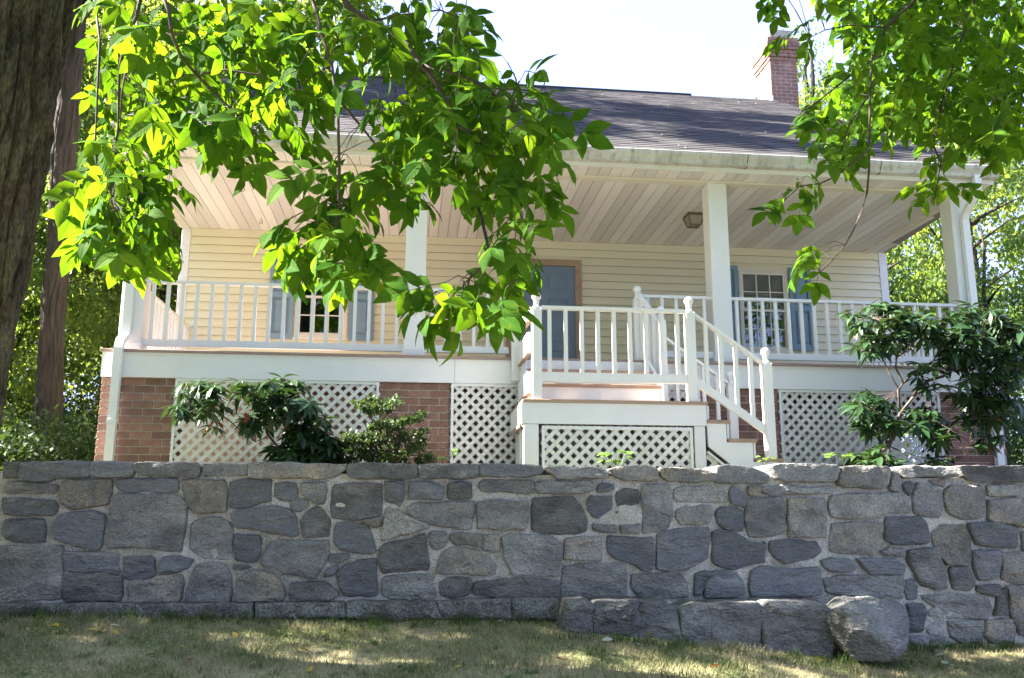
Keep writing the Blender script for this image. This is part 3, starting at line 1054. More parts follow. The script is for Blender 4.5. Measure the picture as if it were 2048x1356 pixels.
def brick_ring(mb, x0, x1, y0, y1, z, c, h=.063, L_=.2, d=.09):
    j = .011
    for (a0, a1, fixed, ax) in ((x0, x1, y0, 0), (x0, x1, y1-d, 0), (y0, y1, x0, 1), (y0, y1, x1-d, 1)):
        t = a0-(L_/2 if c % 2 else 0)
        while t < a1-.01:
            u, w = max(t, a0), min(t+L_-j, a1)
            e = rnd.uniform(0, .003)
            if w-u > .02:
                if ax == 0: mb.box(u, w, fixed+e, fixed+d-e, z, z+h)
                else: mb.box(fixed+e+.0015, fixed+d-e-.0015, u, w, z+.001, z+h-.001)
            t += L_


c = 0
z = 5.0
while z < 10.0:
    brick_ring(mb, CX0, CX1, CY0, CY1, z, c)
    z += .0735
    c += 1
mb.make('brick_shaft', M['brick'], ch)['kind'] = 'stuff'
mb = MB()
for k, e in enumerate((.02, .04, .04, .06, .06, .05)):
    brick_ring(mb, CX0-e, CX1+e, CY0-e, CY1+e, z, c)
    z += .0735
    c += 1
mb.box(CX0-.04, CX1+.04, CY0-.04, CY1+.04, z-.012, z+.03)
mb.make('chimney_corbel', M['brick'], ch)['kind'] = 'stuff'
zt = z+.03
mb = MB()
mb.add([(CX0+.06, CY0+.06, zt), (CX1-.10, CY0+.06, zt), (CX1-.10, CY1-.06, zt), (CX0+.06, CY1-.06, zt), (CX0+.02, CY0+.0, zt+.17), (CX1-.03, CY0, zt+.17), (CX1-.03, CY1, zt+.17), (CX0+.02, CY1, zt+.17)],
       [(0, 3, 2, 1), (4, 5, 6, 7), (0, 1, 5, 4), (1, 2, 6, 5), (2, 3, 7, 6), (3, 0, 4, 7)])
mb.make('chimney_hood', M['metal'], ch)
MB().box(CX0-.004, CX0+.02, CY0-.004, CY0+.12, 9.0, 9.34).make('flashing', M['white'], ch)

# front wall siding, course by course, stopping at the openings
fw = empty('front_wall', (1.7, WY, 3.1), parent=house)
OPEN = [(-1.50, -.845, 3.775, 4.845), (1.20, 2.20, 3.0, 4.90), (4.375, 5.065, 3.73, 4.865)]
EX = .1075
z = CZ-.001
while z > 3.10:
    zb = max(z-EX, 3.09)
    segs = [(-2.855, 6.415)]
    for (a, b, c0, c1) in OPEN:
        if zb < c1-.03 and z > c0+.03:
            ns = []
            for (s, e) in segs:
                if a > s and b < e: ns += [(s, a), (b, e)]
                else: ns.append((s, e))
            segs = ns
    for (s, e) in segs:
        mb = MB()
        mb.prism_x([(WY-.020, zb), (WY-.003, z), (WY+.004, z), (WY+.004, zb+.013), (WY-.0145, zb+.013), (WY-.0145, zb)], s, e)
        mb.make('siding_board', M['siding'], fw)
    z -= EX
for (a, b, c0, c1) in OPEN:
    mb = MB().box(a, b, WY-.001, WY+.005, c1-.005, c1+EX)
    if c0 > 3.2: mb.box(a, b, WY-.001, WY+.005, c0-EX, c0+.005)
    mb.make('siding_board', M['siding'], fw)
for x0, x1 in ((-2.967, -2.857), (6.417, 6.53)):
    MB().bbox(x0, x1, WY-.022, WY+.08, 3.10, CZ-.002, .004).make('corner_trim', M['white'], fw)


def window(x0, x1, z0, z1, blind):
    w = empty('window', (x0, WY, z0), parent=house)
    t = .038
    fr = MB()
    ya, yb = WY-.030, WY+.03
    fr.box(x0, x0+t, ya, yb, z0, z1).box(x1-t, x1, ya, yb, z0, z1).box(x0+t, x1-t, ya, yb, z1-t, z1).box(x0+t, x1-t, ya, yb, z0, z0+t)
    fr.box(x0-.03, x1+.03, ya-.012, ya+.01, z0-.03, z0-.001)
    fr.make('frame', M['trim'], w)
    zm = z0+(z1-z0)*.50
    a, b = x0+t, x1-t
    for (lo, hi, yy) in ((zm-.018, z1-t, WY-.012), (z0+t, zm+.018, WY+.012)):
        s = MB()
        q = .024
        s.box(a, a+q, yy-.01, yy+.01, lo, hi).box(b-q, b, yy-.01, yy+.01, lo, hi).box(a+q, b-q, yy-.01, yy+.01, hi-q-.006, hi).box(a+q, b-q, yy-.01, yy+.01, lo, lo+q+.006)
        s.make('sash', M['sash'], w)
        g_ = MB()
        for k in (1, 2):
            xx = a+q+(b-a-2*q)*k/3
            g_.box(xx-.007, xx+.007, yy-.006, yy+.004, lo+q+.006, hi-q-.006)
        zz = (lo+hi)/2
        g_.box(a+q, b-q, yy-.0055, yy+.0035, zz-.007, zz+.007)
        g_.make('glazing_bar', M['sash'], w)
        MB().box(a+q, b-q, yy+.005, yy+.008, lo+q, hi-q).make('pane', M['glass'], w)
    if blind:
        MB().box(a+.01, b-.01, WY+.045, WY+.048, zm+.23, z1-t).make('blind', M['shade'], w)


window(-1.50, -.845, 3.775, 4.845, True)
window(4.375, 5.065, 3.73, 4.865, True)


def shutter(x0, x1, z0, z1):
    s = empty('shutter', (x0, WY, z0), parent=house)
    ya, yb = WY-.050, WY-.020
    st = .052
    zm = z0+(z1-z0)*.50
    f = MB().box(x0, x0+st, ya, yb, z0, z1).box(x1-st, x1, ya, yb, z0, z1).box(x0+st, x1-st, ya, yb, z0, z0+.075).box(x0+st, x1-st, ya, yb, z1-.06, z1).box(x0+st, x1-st, ya, yb, zm-.035, zm+.035)
    f.make('shutter_frame', M['shutter'], s)
    for lo, hi in ((z0+.075, zm-.035), (zm+.035, z1-.06)):
        p = MB().box(x0+st, x1-st, yb-.008, yb-.002, lo, hi)
        i_ = .022
        a, b, c_, d = x0+st+i_, x1-st-i_, lo+i_, hi-i_
        e = .016
        p.add([(a, yb-.010, c_), (b, yb-.010, c_), (b, yb-.010, d), (a, yb-.010, d), (a+e, yb-.026, c_+e), (b-e, yb-.026, c_+e), (b-e, yb-.026, d-e), (a+e, yb-.026, d-e)],
              [(4, 5, 6, 7), (0, 1, 5, 4), (1, 2, 6, 5), (2, 3, 7, 6), (3, 0, 4, 7)])
        p.make('panel', M['shutter'], s)


for a, b in ((-1.832, -1.520), (-.826, -.518), (4.045, 4.357), (5.084, 5.392)): shutter(a, b, 3.752 if a > 0 else 3.745, 4.905 if a > 0 else 4.895)

# door
d = empty('front_door', (1.7, WY, DT), parent=house)
DX0, DX1, DZ = 1.285, 2.125, 4.825
MB().box(DX0-.085, DX0, WY-.035, WY+.03, 3.115, DZ+.085).box(DX1, DX1+.085, WY-.035, WY+.03, 3.115, DZ+.085).box(DX0, DX1, WY-.035, WY+.03, DZ, DZ+.085).make('door_casing', M['casing'], d)
MB().box(DX0, DX1, WY+.012, WY+.03, 3.118, DZ-.002).make('door_leaf', M['door'], d)
st = .105
cols = ((DX0+st, (DX0+DX1)/2-.045), ((DX0+DX1)/2+.045, DX1-st))
rows = ((3.118+.20, 3.118+.56), (3.118+.66, 3.118+1.26), (3.118+1.38, 3.118+1.60))
fr = MB()
ya, yb = WY+.001, WY+.011
for a, b in ((DX0, cols[0][0]), (cols[0][1], cols[1][0]), (cols[1][1], DX1)): fr.box(a, b, ya, yb, 3.118, DZ-.002)
zz = [3.118]+[q for r in rows for q in r]+[DZ-.002]
for a, b in cols:
    for k in range(0, len(zz), 2): fr.box(a, b, ya, yb, zz[k], zz[k+1])
fr.make('door_frame', M['door'], d)
for a, b in cols:
    for lo, hi in rows:
        e, i_ = .02, .018
        a2, b2, c2, d2 = a+i_, b-i_, lo+i_, hi-i_
        MB().add([(a2, WY+.011, c2), (b2, WY+.011, c2), (b2, WY+.011, d2), (a2, WY+.011, d2), (a2+e, WY+.003, c2+e), (b2-e, WY+.003, c2+e), (b2-e, WY+.003, d2-e), (a2+e, WY+.003, d2-e)],
                 [(4, 5, 6, 7), (0, 1, 5, 4), (1, 2, 6, 5), (2, 3, 7, 6), (3, 0, 4, 7)]).make('door_panel', M['door'], d)
for z in (4.05, 3.94):
    mb = MB()
    pr = [(.030, 0), (.030, .008), (.012, .012), (.012, .035), (.026, .042), (.026, .058), (.012, .066)]
    vs_ = [(1.34+r*math.cos(2*math.pi*k/12), WY+.001-y, z+r*math.sin(2*math.pi*k/12)) for r, y in pr for k in range(12)]
    fs = [(i*12+k, i*12+(k+1) % 12, (i+1)*12+(k+1) % 12, (i+1)*12+k) for i in range(6) for k in range(12)]+[tuple(72+k for k in range(12))]
    mb.add(vs_, fs).make('door_knob', M['knob'], d, True)

# railings ------------------------------------------------------------
RT, RB0, RB1 = 3.866, 3.193, 3.262


def railing(p0, p1, n, zt=(RT, RT), zb=(RB0, RB0), name='railing', bw=.034, top=(.030, .062), bot=(.069, .040), n0=.5, short=0):
    """p0,p1: (x,y) ends; zt: top of top rail at each end; zb: underside of bottom rail at each end"""
    r = empty(name, (p0[0], p0[1], zb[0]), parent=house)
    a, b = Vector((p0[0], p0[1], 0)), Vector((p1[0], p1[1], 0))
    up = Vector((0, 0, 1))

    def rail(h, w, za, zc, nm):
        q0, q1 = a+up*za, b+up*zc
        dd = (b-a).normalized()
        sd = Vector((-dd.y, dd.x, 0))*(w/2)
        vs_ = [q+s*sd+up*zz for q in (q0, q1) for s, zz in ((-1, 0), (1, 0), (1, h), (-1, h))]
        MB().add(vs_, [(0, 1, 2, 3), (7, 6, 5, 4), (0, 4, 5, 1), (1, 5, 6, 2), (2, 6, 7, 3), (3, 7, 4, 0)]).make(nm, M['white'], r)
    rail(top[0], top[1], zt[0]-top[0], zt[1]-top[0], 'top_rail')
    if bot: rail(bot[0], bot[1], zb[0], zb[1], 'bottom_rail')
    dd = (b-a).normalized()
    sd = Vector((-dd.y, dd.x, 0))
    for k in range(n):
        t = (k+n0)/(n-1+2*n0)
        c_ = a+(b-a)*t
        z1 = zt[0]+(zt[1]-zt[0])*t-top[0]
        z0 = zb[0]+(zb[1]-zb[0])*t+(bot[0] if bot else 0)
        h = bw/2
        sl1 = (zt[1]-zt[0])/(b-a).length*h
        vs_ = []
        for (s, u) in ((-1, -1), (1, -1), (1, 1), (-1, 1)):
            vs_.append(c_+dd*(s*h)+sd*(u*h)+up*(z0-(0 if bot is None else .004)+s*sl1))
        for (s, u) in ((-1, -1), (1, -1), (1, 1), (-1, 1)):
            vs_.append(c_+dd*(s*h)+sd*(u*h)+up*(z1+.004+s*sl1))
        MB().add(vs_, [(3, 2, 1, 0), (4, 5, 6, 7), (0, 1, 5, 4), (1, 2, 6, 5), (2, 3, 7, 6), (3, 0, 4, 7)]).make('baluster', M['white'], r)
    return r


YR = 9.05
railing((-2.672, YR), (-.10, YR), 18)
railing((.115, YR), (.985, YR), 6)
railing((2.40, YR), (3.178, YR), 5)
railing((3.388, YR), (6.005, YR), 18)
railing((-2.79, 9.19), (-2.79, 11.31), 15)
railing((6.11, 9.19), (6.11, 11.31), 15)


def newel(x, y, z0, zball, w=.088, ball=True):
    nw = empty('newel_post', (x, y, z0), parent=house)
    zt = zball-.155
    MB().bbox(x-w/2, x+w/2, y-w/2, y+w/2, z0, zt, .006).make('post_shaft', M['white'], nw)
    pr = [(.046, zt), (.040, zt+.012), (.026, zt+.030), (.022, zt+.048), (.030, zt+.060), (.026, zt+.068)]
    r = .044
    zc = zball-r
    pr += [(r*math.cos(a), zc+r*.95*math.sin(a)) for a in [math.radians(q) for q in (-55, -30, -8, 12, 32, 52, 70, 84)]]
    MB().lathe(x, y, pr, 16).make('ball_finial', M['white'], nw, True)


# the stair: landing, steps, flight to the right
LZ = 2.572
LX0, LX1, LY0 = 1.00, 2.685, 7.90
stair = empty('stair_landing', (1.9, 8.3, 1.9), parent=house)
for k in range(6):
    y0 = 7.885+k*.152
    MB().bbox(LX0-.012, LX1+.012, y0, y0+.149, LZ-.03, LZ, .003).make('landing_board', M['tread'], stair)
MB().box(LX0-.02, LX1, LY0, LY0+.036, 2.352, LZ-.031).make('landing_fascia', M['white'], stair)
MB().box(LX0-.02, LX0+.018, LY0+.038, 8.79, 2.352, LZ-.031).make('landing_fascia', M['white'], stair)
MB().box(LX0-.035, LX0-.021, LY0+.02, 8.79, 2.325, 2.350).make('trim_strip', M['tread'], stair)
MB().box(LX1-.038, LX1-.002, LY0+.038, 8.79, 2.352, LZ-.031).make('landing_fascia', M['white'], stair)
for x0, x1 in ((1.0, 1.135), (2.57, 2.672)):
    MB().bbox(x0, x1, LY0+.008, LY0+.10, 1.75, 2.350, .005).make('landing_leg', M['white'], stair)
MB().box(1.03, 1.045, 8.0, 8.8, 1.8, 2.32).make('side_skirt', M['white'], stair)
MB().box(1.02, 1.06, 8.35, 8.42, 1.75, 2.35).make('landing_leg', M['white'], stair)
lattice(1.165, 2.555, 1.80, 2.335, LY0+.03)
# two steps from the porch down to the landing
for zt, y0, y1 in ((2.935, 8.40, 8.80), (2.755, 8.13, 8.43)):
    MB().bbox(1.09, 2.345, y0, y1, zt-.03, zt, .003).make('tread', M['tread'], stair)
    MB().box(1.10, 2.335, y0+.025, y0+.045, zt-.18, zt-.031).make('riser', M['white'], stair)
MB().box(1.10, 2.335, 8.775, 8.795, 2.935, 3.085).make('riser', M['white'], stair)
for x in (1.07, 2.337):
    MB().prism_x([(8.15, LZ), (8.79, LZ), (8.79, 3.08), (8.62, 3.08), (8.15, 2.74)], x, x+.03).make('stringer', M['white'], stair)
# right hand flight
fl = empty('stair_flight', (3.0, 8.3, 1.9), parent=house)
FT = ((2.690, 2.915, 2.408), (2.885, 3.155, 2.237), (3.13, 3.40, 2.062))
for x0, x1, z in FT:
    xm = x0+(x1-x0)*.56
    MB().bbox(x0, xm-.002, 7.895, 8.72, z-.03, z, .003).make('tread', M['tread'], fl)
    MB().bbox(xm, x1, 7.895, 8.72, z-.031, z-.001, .003).make('tread', M['tread'], fl)
for x, z1, z0 in ((2.69, 2.54, 2.41), (2.872, 2.376, 2.24), (3.118, 2.205, 2.065)):
    MB().box(x+.014, x+.03, 7.93, 8.70, z0, z1).make('riser', M['white'], fl)
MB().box(3.375, 3.39, 7.93, 8.70, 1.85, 2.03).make('riser', M['tread'], fl)
for y in (7.915, 8.68):
    MB().prism_y([(2.688, 2.540), (2.70, 2.376), (2.872, 2.376), (2.872, 2.205), (3.118, 2.205), (3.118, 2.030), (3.36, 2.030), (3.36, 1.78), (3.16, 1.80), (2.70, 2.165)], y, y+.036).make('stringer', M['white'], fl)
lattice(2.69, 3.15, 1.80, 2.2, LY0+.05, clip=(2.13+.79*2.69, -.79))
MB().bar((2.69, LY0+.035, 2.118), (3.17, LY0+.035, 1.74), .02, .035, up=(0, 1, 0)).make('skirt_rail', M['white'], fl)
newel(1.125, 7.95, LZ, 3.575)
newel(2.575, 7.95, LZ, 3.575)
newel(3.300, 7.95, 1.80, 3.105)
newel(2.505, 8.66, LZ, 3.655)
newel(3.215, 8.66, 2.06, 3.0)
newel(2.345, 8.96, DT, 3.945)
newel(1.03, 8.765, 2.86, 3.93)
railing((1.169, 7.95), (2.531, 7.95), 9, (3.445, 3.445), (2.742, 2.742), bot=(.085, .040))
railing((2.619, 7.95), (3.256, 7.95), 4, (3.418, 2.975), (2.722, 2.285), bot=(.088, .040), n0=.75)
railing((2.549, 8.66), (3.171, 8.66), 4, (3.33, 2.89), (2.60, 2.15), bot=None, n0=.75)
railing((2.36, 8.92), (2.49, 8.70), 3, (3.86, 3.54), (3.16, 2.84), bot=(.085, .04), top=(.07, .04), bw=.05)
# boarded left side of the landing
sr = empty('side_railing', (1.08, 8.3, LZ), parent=house)
for z0, z1 in ((2.645, 2.835), (3.015, 3.205), (3.315, 3.445)):
    MB().box(1.045, 1.08, 7.99, 8.74, z0, z1).make('side_board', M['white'], sr)
    MB().box(1.040, 1.085, 7.99, 8.74, z0-.008, z0-.001).make('board_edge', M['tread'], sr)

# porch light and hooks
lt = empty('ceiling_light', (3.38, 10.1, CZ), parent=house)


def frustum(mb, cx, cy, a0, z0, a1, z1, mi=0):
    return mb.add([(cx-a0, cy-a0, z0), (cx+a0, cy-a0, z0), (cx+a0, cy+a0, z0), (cx-a0, cy+a0, z0), (cx-a1, cy-a1, z1), (cx+a1, cy-a1, z1), (cx+a1, cy+a1, z1), (cx-a1, cy+a1, z1)],
                  [(0, 1, 2, 3), (7, 6, 5, 4), (0, 4, 5, 1), (1, 5, 6, 2), (2, 6, 7, 3), (3, 7, 4, 0)], mi)


frustum(MB(), 3.38, 10.1, .105, CZ-.001, .112, CZ-.03).make('lamp_base', M['bronze'], lt)
frustum(MB(), 3.38, 10.1, .096, CZ-.031, .060, CZ-.140).make('lamp_glass', M['lampglass'], lt)
mb = MB()
for sx in (-1, 1):
    for sy in (-1, 1):
        mb.bar((3.38+sx*.098, 10.1+sy*.098, CZ-.031), (3.38+sx*.062, 10.1+sy*.062, CZ-.144), .014, .014)
for s in (-1, 1):
    mb.bar((3.38-.066, 10.1+s*.062, CZ-.142), (3.38+.066, 10.1+s*.062, CZ-.142), .014, .014)
    mb.bar((3.38+s*.062, 10.1-.066, CZ-.1425), (3.38+s*.062, 10.1+.066, CZ-.1425), .014, .0135)
mb.make('lamp_frame', M['bronze'], lt)
for x, y in ((-1.93, 9.73), (-1.91, 10.85)):
    pts = [(x, y, CZ), (x, y, CZ-.03)]+[(x+.02*math.sin(a), y, CZ-.05+.02*math.cos(a)) for a in [k*.55 for k in range(11)]]
    MB().tube(pts, .004, 5).make('ceiling_hook', M['bronze'], house)


# ------------------------------------------------------------------ leaves and trees
def leaflet(mb, base, d, nrm_, ln, wd, droop=.25, fold=.18):
    """a pointed leaflet folded along its midrib and drooping to its tip"""
    d = d.normalized()
    sd = d.cross(nrm_).normalized()
    up = sd.cross(d)
    prof = ((0, .06), (.18, .62), (.42, 1.0), (.66, .82), (.86, .36), (1.0, 0.0))
    vs_ = []
    for t, w in prof:
        c = base+d*(ln*t)-up*(droop*ln*t*t)
        vs_.append(c)
        if w > 0:
            e = up*(fold*wd*w*.5)
            vs_ += [c-sd*(w*wd/2)+e, c+sd*(w*wd/2)+e]
    fs = []
    for k in range(4):
        a, b = k*3, (k+1)*3
        fs += [(a, b, b+1, a+1), (a+2, b+2, b, a)]
    fs += [(12, 15, 13), (14, 15, 12)]
    b0 = len(mb.v)
    mb.add(vs_, fs)
    for k in range(16):
        row = min(k//3, 5)
        mb.rib[b0+k] = (1.0 if k % 3 == 0 else 0.0, prof[row][0])


def compound_leaf(name, npair, L_, material, seed):
    """base at the origin, rachis along +Y, upper side +Z"""
    r = random.Random(seed)
    mb = MB()
    n = npair*2+1
    rl = L_*(.55+.28*npair)
    pts = [Vector((0, rl*t, -.10*rl*t*t)) for t in (0, .25, .5, .75, 1)]
    for k in range(npair):
        t = 1-.02-(npair-1-k)*.36*(1 if npair < 3 else .8)
        t = .42+.52*k/max(1, npair-1) if npair > 1 else .9
        base = Vector((0, rl*t, -.10*rl*t*t))
        s = (.72+.28*k/max(1, npair-1))*r.uniform(.88, 1.1)
        for sx in (-1, 1):
            an = math.radians(r.uniform(48, 68))
            d_ = Vector((sx*math.sin(an), math.cos(an), r.uniform(-.35, .1)))
            leaflet(mb, base, d_, Vector((r.uniform(-.25, .25), r.uniform(-.2, .2), 1)), L_*s, L_*s*r.uniform(.48, .58), r.uniform(.1, .4), r.uniform(.1, .35))
    leaflet(mb, pts[-1], Vector((r.uniform(-.15, .15), 1, r.uniform(-.45, 0))), Vector((r.uniform(-.2, .2), 0, 1)), L_*1.08, L_*r.uniform(.50, .60), r.uniform(.15, .4), .2)
    nb = len(mb.f)
    mb.tube(pts, [.0022, .0020, .0018, .0015, .0012], 4, 0)
    return mb.mesh(name, material, True)


def orient(d_, nrm_):
    y = Vector(d_).normalized()
    x = y.cross(Vector(nrm_))
    if x.length < .01: x = y.cross(Vector((1, 0, 0)))
    x.normalize()
    z = x.cross(y)
    return Matrix((x, y, z)).transposed()


def inside(px, py, poly):
    r = False
    for i in range(len(poly)):
        (xa, ya), (xb, yb) = poly[i-1], poly[i]
        if (ya > py) != (yb > py) and px < (xb-xa)*(py-ya)/(yb-ya)+xa: r = not r
    return r


def sample(poly, n, r, mind):
    xs_ = [p[0] for p in poly]
    ys_ = [p[1] for p in poly]
    out = []
    tries = 0
    while len(out) < n and tries < n*60:
        tries += 1
        x, y = r.uniform(min(xs_), max(xs_)), r.uniform(min(ys_), max(ys_))
        if inside(x, y, poly) and all((x-a)**2+(y-b)**2 > mind*mind for a, b in out): out.append((x, y))
    return out


def place(me, name, parent, p, d_, nrm_, sc=1.0):
    o = bpy.data.objects.new(name, me)
    COL.objects.link(o)
    o.parent = parent
    m4 = orient(d_, nrm_).to_4x4()
    m4.translation = Vector(p)-WORLD[parent.name]
    o.matrix_local = m4 @ Matrix.Scale(sc, 4)
    return o


class Heap:
    """leaves past the part limit, joined into one part"""
    def __init__(s): s.items = []

    def make(s, name, parent, material):
        vs_, fs, r1, r2 = [], [], [], []
        for me, p, d_, nr, sc in s.items:
            m4 = orient(d_, nr)
            b = len(vs_)
            vs_ += [m4 @ (v.co*sc)+Vector(p) for v in me.vertices]
            fs += [tuple(i+b for i in q.vertices) for q in me.polygons]
            r1 += [a.value for a in me.attributes['rib'].data]
            r2 += [a.value for a in me.attributes['along'].data]
        me = bpy.data.meshes.new(name)
        me.from_pydata(vs_, [], fs)
        me.materials.append(material)
        me.polygons.foreach_set('use_smooth', [True]*len(fs))
        for nm, q in (('rib', r1), ('along', r2)):
            me.attributes.new(nm, 'FLOAT', 'POINT').data.foreach_set('value', q)
        me.update()
        o = link(name, me, parent)
        o['kind'] = 'stuff'


# the foreground hickory on the left: furrowed trunk, limb, hanging branches
hick = empty('hickory_tree', (-2.5, 5.05, .95), 'tall hickory with furrowed trunk at the left and leafy branches hanging before the porch', 'tree')

def bark_trunk(axis, rads, n, m, depth, seed=0.0, freq=9.0):
    vs_ = []
    for j in range(m+1):
        t = j/m*(len(axis)-1)
        k = min(int(t), len(axis)-2)
        f = t-k
        c = axis[k].lerp(axis[k+1], f)
        r = rads[k]*(1-f)+rads[k+1]*f
        for i in range(n):
            a = 2*math.pi*i/n
            u = Vector((math.cos(a)*r*freq*1.6, math.sin(a)*r*freq*1.6, c.z*1.5+seed))
            w = noise.noise(u*.6)*.6
            h = abs(noise.noise(u+Vector((w, -w, 0))))
            h2 = noise.noise(Vector((math.cos(a)*r*30, math.sin(a)*r*30, c.z*9)))
            rr = r*(1+.05*noise.noise(Vector((math.cos(a), math.sin(a), c.z*.8+seed))))-depth*(1-min(1, h*3.2))+depth*.25*h2
            vs_.append((c.x+math.cos(a)*rr, c.y+math.sin(a)*rr, c.z))
    fs = [(j*n+i, j*n+(i+1) % n, (j+1)*n+(i+1) % n, (j+1)*n+i) for j in range(m) for i in range(n)]
    return MB().add(vs_, fs)


tx = [(-2.66, .6), (-2.62, 1.0), (-2.575, 1.7), (-2.51, 2.6), (-2.44, 3.6), (-2.375, 4.6), (-2.34, 6.0), (-2.4, 8.0), (-2.5, 10.5)]
tr_ = [.46, .40, .37, .36, .355, .35, .34, .28, .16]
bark_trunk([Vector((x, 5.0, z)) for x, z in tx], tr_, 220, 460, .052).make('trunk', M['bark'], hick, True)

BRL = [  # picture polylines with their depth, radius at start
    ([(287, -30), (273, 34), (253, 75), (239, 137), (237, 205), (236, 256), (227, 308), (224, 396)], 3.7, .008),
    ([(273, 34), (275, 70), (265, 110), (250, 150), (243, 190), (240, 256)], 3.68, .006),
    ([(318, -30), (337, 20), (345, 72), (362, 113), (393, 150), (427, 185), (478, 232), (505, 270)], 3.5, .008),
    ([(618, -30), (643, 68), (663, 130), (675, 205), (678, 308), (678, 410), (668, 470), (655, 530)], 3.4, .008),
    ([(672, -30), (700, 17), (738, 44), (779, 62), (817, 92), (840, 126), (871, 164), (895, 208), (912, 246), (923, 290), (940, 349), (947, 386), (964, 440), (975, 488), (979, 510), (968, 532), (938, 558), (933, 592)], 3.3, .012),
    ([(916, 253), (933, 260), (960, 284), (984, 314), (1005, 349), (1022, 372), (1040, 420), (1050, 480), (1060, 540)], 3.3, .006),
    ([(845, 130), (902, 144), (947, 161), (988, 191), (1022, 215), (1049, 226), (1090, 200)], 3.35, .006),
    ([(979, 510), (1005, 525), (1040, 560), (1060, 590)], 3.3, .004),
    ([(678, 200), (720, 250), (760, 300), (785, 360), (800, 400)], 3.6, .005),
    ([(738, 44), (800, 30), (880, 20), (930, 40)], 3.5, .005),
    ([(393, 150), (450, 140), (520, 150), (580, 180)], 3.7, .005),
    ([(560, -30), (570, 60), (590, 140), (610, 210), (600, 300)], 3.9, .006),
    ([(185, -30), (200, 80), (195, 180), (190, 300), (205, 420)], 3.9, .006),
]
allpts = []
starts = []
for pl, dep, r0 in BRL:
    pts = [at(x, y, dep+.12*math.sin(k*.8+pl[0][0])) for k, (x, y) in enumerate(pl)]
    allpts += pts
    n = len(pts)
    MB().tube(pts, [r0*(1-.75*k/(n-1))+.0012 for k in range(n)], 6).make('branch', M['twig'], hick, True)
    if pl[0][1] < 0: starts.append(pts[0])
# the limbs above the picture that carry them
limbA = [Vector((-2.40, 5.0, 5.4)), Vector((-1.9, 4.7, 5.7)), Vector((-1.2, 4.2, 5.6)), Vector((-.3, 3.8, 5.3)), Vector((.6, 3.4, 5.0)), Vector((1.5, 3.0, 4.9))]
MB().tube(limbA, [.13, .11, .085, .06, .04, .015], 9).make('limb', M['bark'], hick, True)
limbB = [Vector((-2.42, 5.0, 6.2)), Vector((-3.4, 5.4, 7.0)), Vector((-4.8, 6.0, 7.6)), Vector((-6.2, 6.6, 7.8))]
MB().tube(limbB, [.14, .11, .08, .03], 9).make('limb', M['bark'], hick, True)
limbC = [Vector((-2.4, 5.0, 7.0)), Vector((-1.6, 4.0, 7.8)), Vector((-.4, 2.6, 8.2)), Vector((1.2, 1.2, 8.0))]
MB().tube(limbC, [.12, .10, .07, .03], 9).make('limb', M['bark'], hick, True)
limbD = [Vector((-2.45, 5.0, 6.6)), Vector((-3.2, 3.6, 7.2)), Vector((-3.8, 1.6, 7.3))]
MB().tube(limbD, [.10, .07, .03], 8).make('limb', M['bark'], hick, True)
for s in starts:
    c = min(limbA, key=lambda q: (q-s).length)
    mid = s.lerp(c, .5)+Vector((rnd.uniform(-.1, .1), rnd.uniform(-.1, .1), .12))
    MB().tube([c, mid, s], [.022, .014, .009], 6).make('branch', M['twig'], hick, True)

HL = [compound_leaf('leaf', 2 if k % 4 else 3, .108, M['leaf'], 50+k) for k in range(12)]
LP = [
    ([(205, -20), (560, -20), (600, 190), (480, 250), (380, 290), (250, 260), (190, 270)], 175, (3.35, 4.4), 17),
    ([(560, -20), (960, -20), (950, 60), (960, 130), (880, 280), (700, 290), (600, 190)], 160, (3.1, 4.2), 17),
    ([(900, 140), (1010, 120), (1110, 170), (1130, 260), (1090, 330), (1060, 400), (1000, 370), (900, 340), (860, 270)], 72, (3.1, 3.7), 17),
    ([(700, 260), (900, 290), (930, 340), (860, 350), (780, 390), (730, 450), (670, 490), (620, 450), (620, 380), (650, 320)], 70, (3.2, 3.8), 17),
    ([(185, 270), (250, 270), (340, 320), (310, 380), (320, 430), (290, 470), (230, 480), (200, 450), (190, 370)], 72, (3.5, 4.1), 17),
    ([(905, 560), (960, 500), (1000, 420), (1075, 440), (1075, 520), (1080, 560), (1030, 580), (970, 600), (890, 600)], 36, (3.1, 3.5), 17),
    ([(600, 410), (720, 390), (745, 490), (700, 560), (630, 545), (590, 490)], 30, (3.3, 3.7), 18),
    ([(860, 560), (960, 550), (985, 600), (890, 615)], 9, (3.2, 3.5), 18),
    ([(160, 380), (300, 370), (330, 470), (280, 510), (190, 500)], 16, (3.5, 4.0), 20),
    ([(430, 240), (560, 230), (580, 270), (470, 280)], 9, (3.4, 3.8), 24),
]
tw = MB()
nleaf = 0
heap = Heap()
rl = random.Random(21)
for poly, n, (d0, d1), mind in LP:
    for (x, y) in sample(poly, n, rl, mind):
        if n > 31 and n != 72 and y > 100 and noise.noise(Vector((x/80, y/80, 3.3))) < (-.02 if y > 150 else -.12): continue
        p = at(x, y, rl.uniform(d0, d1))
        c = min(allpts, key=lambda q: (q-p).length)
        if (c-p).length < .30:
            tw.tube([c, c.lerp(p, .5)+Vector((0, 0, .02)), p], [.0022, .0018, .0014], 4)
        out = Vector((p.x-c.x, p.y-c.y, 0))
        if out.length > .01: out.normalize()
        a = rl.uniform(0, 6.28)
        d_ = out*rl.uniform(.2, .9)+Vector((math.cos(a)*.45, math.sin(a)*.35, rl.uniform(-1.1, -.25)))
        nr = Vector((rl.uniform(-.7, .7), rl.uniform(-1.0, .35), rl.uniform(.25, 1)))
        q = (rl.choice(HL), p, d_, nr, rl.uniform(.80, 1.15))
        if nleaf % 2 == 0 and nleaf < 590: place(q[0], 'leaf', hick, *q[1:])
        else: heap.items.append(q)
        nleaf += 1
